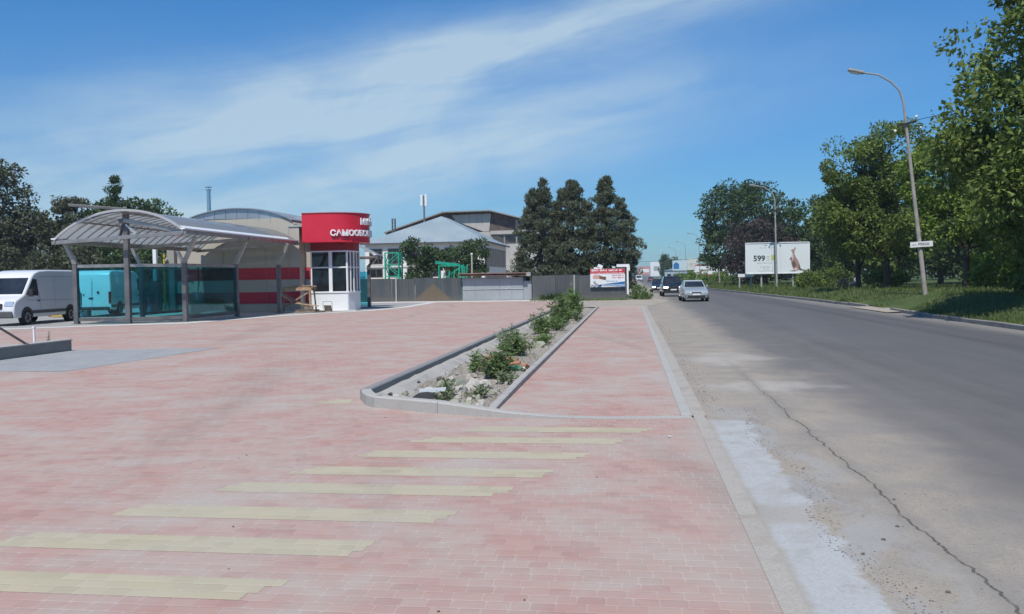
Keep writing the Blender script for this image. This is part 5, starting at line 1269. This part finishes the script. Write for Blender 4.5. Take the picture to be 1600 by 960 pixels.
def van(label, loc, rz, k=1.0):
    t = thing('van', label, 'van', loc, rz, 'white delivery vans'); t.scale = (k, k, k)
    w = .99; kf = lambda z: max(0, z-1.05)*.085
    prof = [(-2.86, .36), (-2.92, .62), (-2.86, .92), (-2.72, 1.10), (-2.28, 1.27), (-2.05, 1.36), (-1.38, 2.10), (-1.12, 2.30), (-.7, 2.42), (0, 2.46), (2.2, 2.46), (2.55, 2.42), (2.72, 2.25), (2.84, 1.2), (2.86, .42), (2.4, .34), (-2.4, .34)]
    mb = MB(); mb.prism_x(prof, -w, w, k=kf); body = mb.build('body', M_WHT, t, bevel=.07, seg=3, smooth=True)
    sx = lambda z: w-kf(z)+.006
    def side(name, poly, mat, s, parent=t, th=.012):
        mb = MB(); a = [(s*(sx(z)), y, z) for y, z in poly]; b = [(s*(sx(z)-th-.02), y, z) for y, z in poly]; n = len(poly)
        mb.add(a+b, [tuple(range(n)), tuple(range(n, 2*n))[::-1]]+[(i, (i+1) % n, (i+1) % n+n, i+n) for i in range(n)]); return mb.build(name, mat, parent)
    # windscreen on the raked front plane
    a, b = Vector((0, -2.05, 1.36)), Vector((0, -1.38, 2.10)); d = (b-a); nrm = Vector((0, -d.z, d.y)).normalized()
    mb = MB(); q = []
    for f, hw in ((.02, .86), (.98, .80)):
        p = a+d*f+nrm*.01; q.append(((-hw), p.y, p.z)); q.append((hw, p.y, p.z))
    q = [q[0], q[1], q[3], q[2]]; q1 = [tuple(Vector(p)-nrm*.03) for p in q]
    mb.add(q+q1, [(0, 1, 2, 3), (4, 5, 6, 7), (0, 1, 5, 4), (1, 2, 6, 5), (2, 3, 7, 6), (3, 0, 4, 7)]); mb.build('windscreen', M_CARGLASS, t)
    for s in (-1, 1):
        side('side_window', [(-1.88, 1.34), (-1.02, 1.28), (-.92, 1.36), (-.98, 2.02), (-1.28, 2.04)], M_CARGLASS, s)
        side('rub_strip', [(-1.95, .50), (2.84, .50), (2.84, .64), (-1.95, .64)], pm('grey_plastic', (.09, .09, .095), .6), s, th=.0)
        mb = MB()
        for poly in ([(-.86, .66), (-.84, .66), (-.84, 2.1), (-.86, 2.1)], [(.42, .66), (.435, .66), (.435, 2.2), (.42, 2.2)], [(-.8, 2.14), (2.6, 2.14), (2.6, 2.155), (-.8, 2.155)], [(-1.9, 1.10), (2.8, 1.02), (2.8, 1.035), (-1.9, 1.115)]):
            mb.add([(s*(sx(z)+.002), y, z) for y, z in poly], [(0, 1, 2, 3)])
        mb.build('panel_seam', pm('seam_grey', (.25, .26, .27), .6), body)
        mb = MB(); mb.box((s*(sx(1.1)+.01), -.98, 1.06), (.03, .16, .05)); mb.build('door_handle', M_BLACK, t)
        mb = MB(); mb.box((s*(w+.14), -1.82, 1.42), (.2, .10, .32)); mb.build('mirror', M_BLACK, t, bevel=.02)
        mb = MB(); mb.box((s*.74, -2.80, .95), (.40, .14, .24), rot=Matrix.Rotation(-.45, 3, 'X')); mb.build('headlight', M_HEAD, t, bevel=.04)
        mb = MB(); mb.box((s*.91, 2.83, 1.02), (.12, .10, .62)); mb.build('tail_light', M_TAIL, t, bevel=.02)
        for yy in (-1.92, 1.72):
            arch = [(yy+.46*math.cos(a), .36+.46*math.sin(a)) for a in np.linspace(0, math.pi, 14)]
            side('wheel_arch', [(p[0], max(p[1], .345)) for p in arch], M_BLACK, s, th=.01)
            wheel(t, s*(w-.10), yy, .35, .24, s)
    mb = MB(); mb.box((0, -2.84, .50), (1.86, .22, .30)); mb.build('front_bumper', pm('grey_plastic', (0,)*3), t, bevel=.05)
    mb = MB(); mb.box((0, -2.90, .86), (.95, .07, .24), rot=Matrix.Rotation(-.15, 3, 'X')); mb.build('grille', M_BLACK, t, bevel=.02)
    mb = MB(); mb.box((0, -2.965, .50), (.52, .02, .11)); mb.build('number_plate', M_PWHITE, t)
    mb = MB(); mb.box((0, 2.90, .46), (1.8, .16, .16)); mb.build('rear_step', M_BLACK, t, bevel=.03)
    mb = MB(); mb.box((0, 2.855, 1.25), (.014, .02, 1.55)); mb.build('rear_door_seam', pm('seam_grey', (0,)*3), body)
    mb = MB(); mb.box((.05, 2.872, 1.0), (.22, .03, .06)); mb.cyl((-.32, 2.87, 1.3), .06, .03, 12, 'Y'); mb.cyl((.42, 2.86, 1.18), .04, .03, 12, 'Y'); mb.build('rear_latch', M_BLACK, t)
    return t
van('white delivery van parked with its front to the road, clear of the glass', (-26.15, 34.75, 0), R(7), .95)
van('white delivery van seen tail on through the teal glass', (-27.6, 43.3, 0), math.pi+R(11), .97)

t = thing('scooter', 'dark parked scooter half hidden in the grass under the trees', 'scooter', (16.2, 67.5, .33), .5)
for yy in (-.6, .6): MB().cyl((yy, 0, .26), .26, .12, 18, 'Y').build('wheel', M_TYRE, t, bevel=.02)
mb = MB(); mb.prism_y([(-.75, .35), (-.5, .30), (.35, .25), (.62, .45), (.55, .62), (-.1, .45), (-.25, .78), (-.8, .78), (-.85, .55)], -.15, .15); mb.build('body', M_BLK, t, bevel=.04)
mb = MB(); mb.tube([(.6, 0, .3), (.45, 0, .95)], .04, 8); mb.tube([(.42, -.32, 1.0), (.45, 0, .95), (.42, .32, 1.0)], .025, 6); mb.build('handlebar', M_STEELD, t)
MB().box((-.45, 0, .83), (.6, .26, .1)).build('saddle', M_DARK, t, bevel=.03); MB().box((.58, 0, .8), (.05, .3, .34)).build('leg_shield', M_PWHITE, t, bevel=.02)
# ------------------------------------------------------------------ planter: rubble, bricks, weeds, litter
def rock_mesh(seed, sub=2, squash=(1, .8, .6), rough=.28):
    bm = bmesh.new(); bmesh.ops.create_icosphere(bm, subdivisions=sub, radius=1.0)
    rs = np.random.RandomState(seed); pl = [(unit(rs, 1)[0], rs.uniform(.36, .78)) for _ in range(13)]
    for v in bm.verts:
        p = np.array(v.co)
        for nrm, d in pl:
            k = p@nrm-d
            if k > 0: p = p-nrm*k
        p = p*(1+rs.normal(0, rough*.12)); v.co = p*np.array(squash)
    return bm
def rock_data(name, seed, mat, **k):
    bm = rock_mesh(seed, **k); me = bpy.data.meshes.new(name); bm.to_mesh(me); bm.free(); me.materials.append(mat); return me
M_ROCK = concrete_mat('rubble_concrete', (.44, .41, .365), (.30, .27, .22), .5, 4.0); M_ROCKG = concrete_mat('mossy_rubble', (.34, .345, .27), (.22, .23, .15), .6, 5.0); M_ROCKD = pm('dark_clod', (.13, .11, .095), .95, .4, 8)
M_BRICK = pm('broken_brick', (.42, .215, .13), .9, .3, 9, bmp=.004)
RD_ = [rock_data('concrete_lump', 20+i, M_ROCK if i % 3 else M_ROCKG, squash=(1, .75+.05*(i % 3), .55+.06*(i % 4))) for i in range(8)]
rr = random.Random(21)
spots = [(-2.75, 11.75, .15), (-2.5, 12.25, .17), (-2.35, 12.55, .20), (-2.6, 12.9, .16), (-2.95, 12.4, .12), (-2.2, 12.9, .17), (-2.85, 13.0, .14), (-2.45, 13.3, .15), (-2.62, 11.35, .10), (-2.2, 11.55, .08), (-3.0, 11.7, .08)]
for i in range(120):
    y = 10.6+rr.random()**1.4*5.5; spots.append((rr.gauss(-2.5, .42), y, rr.uniform(.025, .10)))
for i in range(14): spots.append((rr.uniform(-3.1, -2.0), 16+rr.random()*22, rr.uniform(.07, .16)))
for i, (x, y, s) in enumerate(spots):
    x = min(max(x, -3.25), -1.95)
    if y < 11.3 and x < -2.9: continue
    o = bpy.data.objects.new('concrete_lump', RD_[i % 8]); COL.objects.link(o)
    o.location = (x, y, -.02+s*.28); o.scale = (s, s, s); o.rotation_euler = (rr.uniform(-.4, .4), rr.uniform(-.4, .4), rr.uniform(0, 6.28))
    tag(o, 'pale broken lump of concrete lying among the rubble in the planting strip', 'rubble', 'concrete lumps in the planting strip')
bd_ = MB().box((0, 0, 0), (.24, .115, .065)).build('broken_brick', M_BRICK, bevel=.008)
for i in range(16):
    o = bd_ if i == 0 else bd_.copy()
    if i: COL.objects.link(o)
    o.location = (rr.gauss(-2.35, .24), rr.gauss(15.9, .38), .0+rr.random()*.14); o.rotation_euler = (rr.uniform(-.5, .5), rr.uniform(-.5, .5), rr.uniform(0, 3.1)); o.scale = (rr.uniform(.6, 1), 1, 1)
    tag(o, 'orange broken brick in the heap behind the nearest weeds', 'brick', 'broken bricks in the planting strip')
# gravel
def grit(name, label, pts, sz, mat, seed):
    rs = np.random.RandomState(seed); base = MB(); bm = rock_mesh(seed, 1); V0 = np.array([v.co[:] for v in bm.verts]); F0 = [[v.index for v in f.verts] for f in bm.faces]; bm.free()
    vs = []; fs = []
    for i, (x, y, z) in enumerate(pts):
        s = sz*rs.uniform(.4, 1.5); a = rs.uniform(0, 6.28); c_, s_ = math.cos(a), math.sin(a)
        p = V0*s*np.array([1, rs.uniform(.6, 1), rs.uniform(.5, .9)]); p = np.stack([p[:, 0]*c_-p[:, 1]*s_+x, p[:, 0]*s_+p[:, 1]*c_+y, p[:, 2]+z+s*.2], 1)
        o = len(vs); vs += [tuple(q) for q in p]; fs += [tuple(k+o for k in f) for f in F0]
    base.v = vs; base.f = fs; base.m = [0]*len(fs); o = base.build(name, mat); tag(o, label, 'gravel', kind='stuff'); return o
rs = np.random.RandomState(31)
grit('gravel', 'loose gravel and crumbs over the soil of the planting strip', [(min(max(rs.normal(-2.5, .45), -3.3), -1.85), 10.6+rs.uniform(0, 1)**1.5*14, -.03) for _ in range(1500)], .02, M_ROCK, 41)
pts = []
for _ in range(1100):
    y = 3+rs.uniform(0, 1)**1.3*8; pts.append((1.27+.1*math.sin(y*1.9)+abs(rs.normal(0, .11)), y, -.02))
for _ in range(200): y = 2.5+rs.uniform(0, 1)**1.4*16; pts.append((rs.uniform(1.2, 2.6), y, -.02))
grit('crumbs', 'dark crumbs of asphalt along the edge of the cement patch', pts, .007, pm('asphalt_crumb', (.16, .16, .165), .9, .4, 20), 42)
pts = [(.93+abs(rs.normal(0, .14)), 10.5+rs.uniform(0, 1)**1.1*20, -.01) for _ in range(330)]
grit('litter_leaves', 'brown crumbs and dead leaves along the sidewalk edge', pts, .011, pm('dead_leaf', (.13, .095, .06), .9, .4, 20), 43)
# weeds
GW = 'weeds in the planting strip'
def weed(label, x, y, h, r, ns, mat, seed, leaf=(.12, .035)):
    rs = np.random.RandomState(seed); h *= .80; r *= .80; leaf = (leaf[0]*.8, leaf[1]*.72)
    t = thing('weed', label, 'weed', (x, y, -.02), 0, GW)
    mb = MB(); P = []; D = []
    for i in range(ns):
        a = rs.uniform(0, 6.28); q = rs.uniform(0, 1)**.7*r; hh = h*rs.uniform(.35, 1.1)*(1-.35*q/max(r, .01))
        p0 = np.array([math.cos(a)*q*.35, math.sin(a)*q*.35, 0]); p1 = np.array([math.cos(a)*q, math.sin(a)*q, hh])
        mid = p0*.5+p1*.5+np.array([-math.cos(a)*.05, -math.sin(a)*.05, hh*.1]); mb.tube([p0, mid, p1], [.006, .005, .002], 4, cap=False)
        m_ = int(9+hh*22)
        for k in range(m_):
            f = rs.uniform(.12, 1.0); p = (p0*(1-f)**2+2*mid*f*(1-f)+p1*f*f)+rs.normal(0, .02, 3); P.append(p)
            b = rs.uniform(0, 6.28); D.append((math.cos(b), math.sin(b), rs.uniform(.0, .9)))
    mb.build('stem', pm('weed_stem', (.09, .12, .04), .7), t)
    leaf_mesh('foliage', np.array(P), np.array(D), leaf[0], leaf[1], LEAF[mat], rs, t)
    return t
weed('small green weed among the nearest rubble behind the front kerb', -2.45, 11.25, .30, .22, 12, 'weedgrey', 1)
weed('grey green weed sprig in front of the big concrete lumps', -2.62, 12.05, .40, .22, 14, 'weedgrey', 2)
weed('pale weed sprig beside the sidewalk kerb near the rubble', -2.1, 11.9, .22, .28, 12, 'weedgrey', 3)
weed('leafy dark green weed bush before the brick heap, nearest large bush of the strip', -2.25, 14.3, .62, .48, 52, 'weed', 4, (.15, .05))
weed('low spreading weed right of the nearest large bush', -1.98, 13.6, .24, .3, 18, 'weedgrey', 5)
weed('tall thin weed stalks behind the nearest large bush', -2.75, 15.0, .55, .25, 14, 'weed', 6, (.13, .04))
weed('bushy weed clump behind the brick heap', -2.45, 18.6, .66, .6, 54, 'weed', 7, (.14, .045))
weed('pale weed clump leaning on the dark kerb', -2.85, 20.3, .70, .5, 40, 'weedgrey', 8, (.13, .04))
weed('weed tuft between the two middle clumps', -2.15, 21.3, .5, .4, 26, 'weed', 9, (.12, .04))
weed('tall weed clump in the middle of the strip', -2.6, 25.2, .95, .55, 48, 'weed', 10, (.15, .05))
weed('wide low weed clump beside stones in the far half of the strip', -2.3, 27.2, .62, .6, 44, 'weed', 11, (.14, .045))
weed('large dark weed bush near the far end of the strip', -2.5, 31.5, 1.25, .75, 80, 'weed', 12, (.17, .06))
weed('tallest weed bush with reddish seed heads at the far end of the strip', -2.3, 34.6, 1.75, .62, 74, 'weed', 13, (.17, .06))
weed('grey weed tuft at the sidewalk side of the tallest bush', -2.0, 33.2, .6, .35, 26, 'weedgrey', 14)
rs = np.random.RandomState(51); n = 1500
yy = 10.9+rs.uniform(0, 1, n)**1.2*30; xx = np.clip(rs.normal(-2.55, .38, n), -3.2, -1.85); cl = np.sin(yy*2.3+xx*3)+np.sin(yy*.9-xx*2) > -.3; xx, yy = xx[cl], yy[cl]; n = len(xx)
Dd = rs.normal(size=(n, 3))*.7; Dd[:, 2] = np.abs(Dd[:, 2])+.35
leaf_mesh('dry_grass', np.stack([xx, yy, np.full(n, -.03)], 1), Dd, np.full(n, .11), np.full(n, .012), leaf_mat('dry_blade', (.20, .19, .09), (.30, .26, .15), (.14, .18, .07), .3), rs)
tag(bpy.data.objects['dry_grass'], 'thin dry and green grass blades over the soil of the planting strip', 'grass', kind='stuff')
# litter
t = thing('plastic_shard', 'black plastic shard with a white edge lying behind the front kerb', 'litter', (-2.72, 11.05, .03), .45)
mb = MB(); mb.add([(-.15, -.06, 0), (.12, -.05, .02), (.20, .05, .10), (.02, .09, .13), (-.13, .04, .06)], [(0, 1, 2, 3, 4)]); mb.add([(-.15, -.05, .012), (.12, -.04, .032), (.20, .06, .112), (.02, .10, .142), (-.13, .05, .072)], [(4, 3, 2, 1, 0)]); mb.build('shard', M_BLACK, t)
MB().bar((-.02, .10, .145), (.34, .10, .15), .03, .05).build('white_edge', M_PWHITE, t)
t = thing('plastic_bottle', 'green plastic bottle lying on the weeds near the sidewalk kerb', 'bottle', (-1.98, 14.55, .06), .5)
mb = MB(); mb.tube([(-.16, 0, .05), (-.15, 0, .05), (.08, 0, .05), (.13, 0, .05), (.17, 0, .05)], [.03, .05, .05, .03, .018], 12); mb.build('body', pm('green_plastic', (.05, .22, .15), .25), t, smooth=True); MB().cyl((.185, 0, .05), .02, .03, 10, 'X').build('cap', M_PWHITE, t)
for i, (x, y, lb) in enumerate([(-3.35, 11.75, 'dark stone lying at the foot of the kerb corner'), (-3.3, 13.2, 'small dark clod on the pale kerb footing'), (-2.95, 13.25, 'dark clod behind the mossy lumps')]):
    o = bpy.data.objects.new('dark_clod', rock_data('dark_clod', 60+i, M_ROCKD)); COL.objects.link(o); s = [.06, .05, .10][i]; o.location = (x, y, .03+s*.3); o.scale = (s, s, s*1.2); tag(o, lb, 'clod')
o = bpy.data.objects.new('white_pebble', rock_data('white_pebble', 66, pm('white_stone', (.7, .7, .68), .6))); COL.objects.link(o); o.location = (-3.38, 11.58, .03); o.scale = (.05, .05, .035); tag(o, 'white pebble beside the dark stone at the kerb corner', 'pebble')
o = bpy.data.objects.new('white_scrap', rock_data('white_scrap', 67, pm('white_stone', (0,)*3), squash=(1, .6, .15))); COL.objects.link(o); o.location = (.38, 8.9, .012); o.scale = (.035, .035, .035); tag(o, 'tiny white scrap lying on the red paving by the crossing', 'scrap')
rr = random.Random(77)
for i in range(22):
    o = bpy.data.objects.new('paving_pebble', rock_data('paving_pebble', 70+i % 3, M_ROCKD, sub=1) if i < 3 else bpy.data.objects['paving_pebble'].data); COL.objects.link(o)
    y = 3.6+rr.random()**1.3*9; o.location = (rr.uniform(-.55, .12)*y, y, .006); s = rr.uniform(.008, .018); o.scale = (s, s*.7, s*.6); o.rotation_euler[2] = rr.uniform(0, 6)
    tag(o, 'tiny dark pebble lying loose on the red paving', 'pebble', 'loose pebbles on the paving')
for x, y, s in [(1.55, 5.6, .022), (1.72, 5.9, .02), (1.35, 5.3, .018), (1.9, 6.6, .016), (1.62, 4.7, .02), (1.45, 7.6, .016)]:
    o = bpy.data.objects.new('road_stone', rock_data('road_stone', 80, M_ROCKD)); COL.objects.link(o); o.location = (x, y, -.015); o.scale = (s, s*.8, s*.6); tag(o, 'loose stone on the dusty shoulder of the road', 'stone', 'stones on the dusty shoulder')

# ------------------------------------------------------------------ paved yard: low wall, stake, rod, timber by the kiosk
t = thing('low_wall', 'low grey concrete wall at the corner of the grey paving', 'wall', (-13.95, 20.0, 0))
MB().box((-.10, -6.0, .11), (.24, 12.0, .30)).build('wall', concrete_mat('wall_concrete', (.25, .24, .22), (.18, .17, .15), .4), t, bevel=.012); MB().box((-.10, -6.0, .275), (.27, 12.03, .035)).build('coping', M_KERB, t, bevel=.008)
t = thing('stake', 'thin white stake standing behind the low grey wall', 'stake', (-16.9, 22.6, 0)); MB().box((0, 0, .2), (.05, .04, .5)).build('stick', M_PWHITE, t); MB().box((0, 0, .46), (.07, .06, .05)).build('cap', M_PWHITE, t)
t = thing('iron_rod', 'black iron rod leaning over the low grey wall', 'rod', (-13.9, 18.35, .28)); MB().tube([(0, 0, .0), (-.55, -.05, .34), (-1.2, -.1, .70)], .028, 7).build('rod', M_DARK, t); MB().cyl((0, 0, 0), .035, .06, 7).build('tip', M_STEELD, t)
weed('single dry weed sprig behind the low grey wall', -16.3, 22.4, .5, .08, 4, 'weedgrey', 40, (.07, .02))
t = thing('trestle', 'rough timber trestle with crossed braces before the striped wall', 'trestle', (-17.65, 44.4, .01), -.05)
for sx in (-.95, .78):
    for sy in (-.3, .3): MB().bar((sx+.08*(1 if sx > 0 else -1), sy*1.25, 0), (sx, sy, 1.22), .08, .06).build('leg', M_WOOD if sy < 0 else M_WOODD, t)
mb = MB(); mb.box((-.08, -.3, 1.22), (1.95, .05, .12)); mb.box((-.08, .3, 1.22), (1.95, .05, .12)); mb.build('rail', M_WOOD, t)
MB().bar((-.92, -.34, 1.12), (.78, -.34, .2), .04, .09).build('brace', M_WOODD, t); MB().bar((.74, -.40, 1.05), (-.85, -.40, .15), .04, .09).build('brace', M_WOODD, t)
MB().bar((-.92, -.46, 1.05), (-.1, -.46, .55), .04, .08).build('brace', M_WOOD, t)
mb = MB()
for i, (x, y, a, l) in enumerate([(-.1, -.22, .0, 1.9), (.05, 0, .04, 1.8), (.0, .2, -.05, 2.0)]): mb.box((x, y, 1.305+.02*i), (l, .16, .035), rz=a)
mb.build('deck', M_WOOD, t)
for lb, loc, l, rz_, m in (('loose plank lying crooked on the trestle deck', (-17.4, 44.4, 1.41), 1.2, .22, M_WOOD), ('short plank lying across the trestle end', (-17.0, 44.35, 1.40), .9, -.3, M_WOODD), ('pink painted plank on the ground at the trestle foot', (-18.5, 43.9, .06), .75, .05, pm('pink_plank', (.55, .22, .22), .7)), ('pale plank on the ground under the trestle', (-17.8, 43.8, .06), .7, -.04, pm('pale_plank', (.55, .52, .46), .7)), ('long rough plank propped on the pallet under the trestle', (-16.95, 43.85, .42), 1.3, -.1, M_WOOD)):
    o = MB().box((0, 0, 0), (l, .15, .05)).build('plank', m, bevel=.004); o.location = loc; o.rotation_euler = (0, .12 if loc[2] > .3 and loc[2] < 1 else 0, rz_); tag(o, lb, 'plank')
t = thing('pallet', 'dark broken pallet under the trestle', 'pallet', (-17.0, 44.0, .01), .1)
for y in (-.4, 0, .4): MB().box((0, y, .06), (1.1, .1, .10)).build('bearer', M_WOODD, t)
mb = MB()
for i in range(6): mb.box((-.48+i*.19, 0, .13), (.11, .95, .025))
mb.build('slat', M_WOODD, t); mb = MB(); mb.box((.1, -.1, .23), (.5, .4, .16), rz=.3); mb.build('block', M_WOODD, t)
rr = random.Random(9)
for i in range(9):
    o = bpy.data.objects.new('rubble_lump', rock_data('rubble_lump', 90, M_ROCKD) if i == 0 else bpy.data.objects['rubble_lump'].data); COL.objects.link(o); s = rr.uniform(.08, .16); o.location = (rr.uniform(-16.6, -15.9), rr.uniform(43.7, 44.3), .01+s*.3); o.scale = (s, s, s); o.rotation_euler[2] = rr.uniform(0, 6)
    tag(o, 'dark lump of building rubble piled beside the trestle', 'rubble', 'rubble by the trestle')
t = thing('wire_stand', 'thin dark wire stand beside the rubble at the kiosk foot', 'stand', (-15.95, 44.2, .0))
mb = MB(); mb.tube([(-.25, 0, 0), (-.25, 0, .55), (.25, 0, .55), (.25, 0, 0)], .015, 6); mb.build('frame', M_DARK, t); MB().box((0, .05, .2), (.4, .03, .35), rot=Matrix.Rotation(.4, 3, 'X')).build('panel', M_WOODD, t)
rr = random.Random(15)
for i, (x, y, c, lb) in enumerate([(-29.2, 41.0, (.5, .36, .1), 'yellow crate on the ground seen under the first van'), (-28.1, 41.4, (.6, .6, .58), 'white crate on the ground seen under the first van'), (-30.0, 41.8, (.35, .16, .12), 'brown crate on the ground seen under the first van')]):
    t = thing('crate', lb, 'crate', (x, y, .0), .2*i); MB().box((0, 0, .2), (.6, .45, .36)).build('body', pm('crate_%d' % i, c, .6), t, bevel=.02); MB().box((0, 0, .40), (.64, .49, .05)).build('rim', pm('crate_%d' % i, c), t)
# ------------------------------------------------------------------ thin summer haze
mb = MB(); mb.box((0, 2700, 14.0), (9000, 7000, 31.0))
o = mb.build('haze', None or bpy.data.materials.new('haze_air')); o['kind'] = 'stuff'
hm = o.data.materials[0]; hm.use_nodes = True; nt = hm.node_tree
nt.nodes.remove(nt.nodes['Principled BSDF'])
pv = nt.nodes.new('ShaderNodeVolumePrincipled'); pv.inputs['Color'].default_value = (0.72, 0.87, 1.0, 1); pv.inputs['Density'].default_value = 0.0003
nt.links.new(pv.outputs[0], nt.nodes['Material Output'].inputs['Volume'])
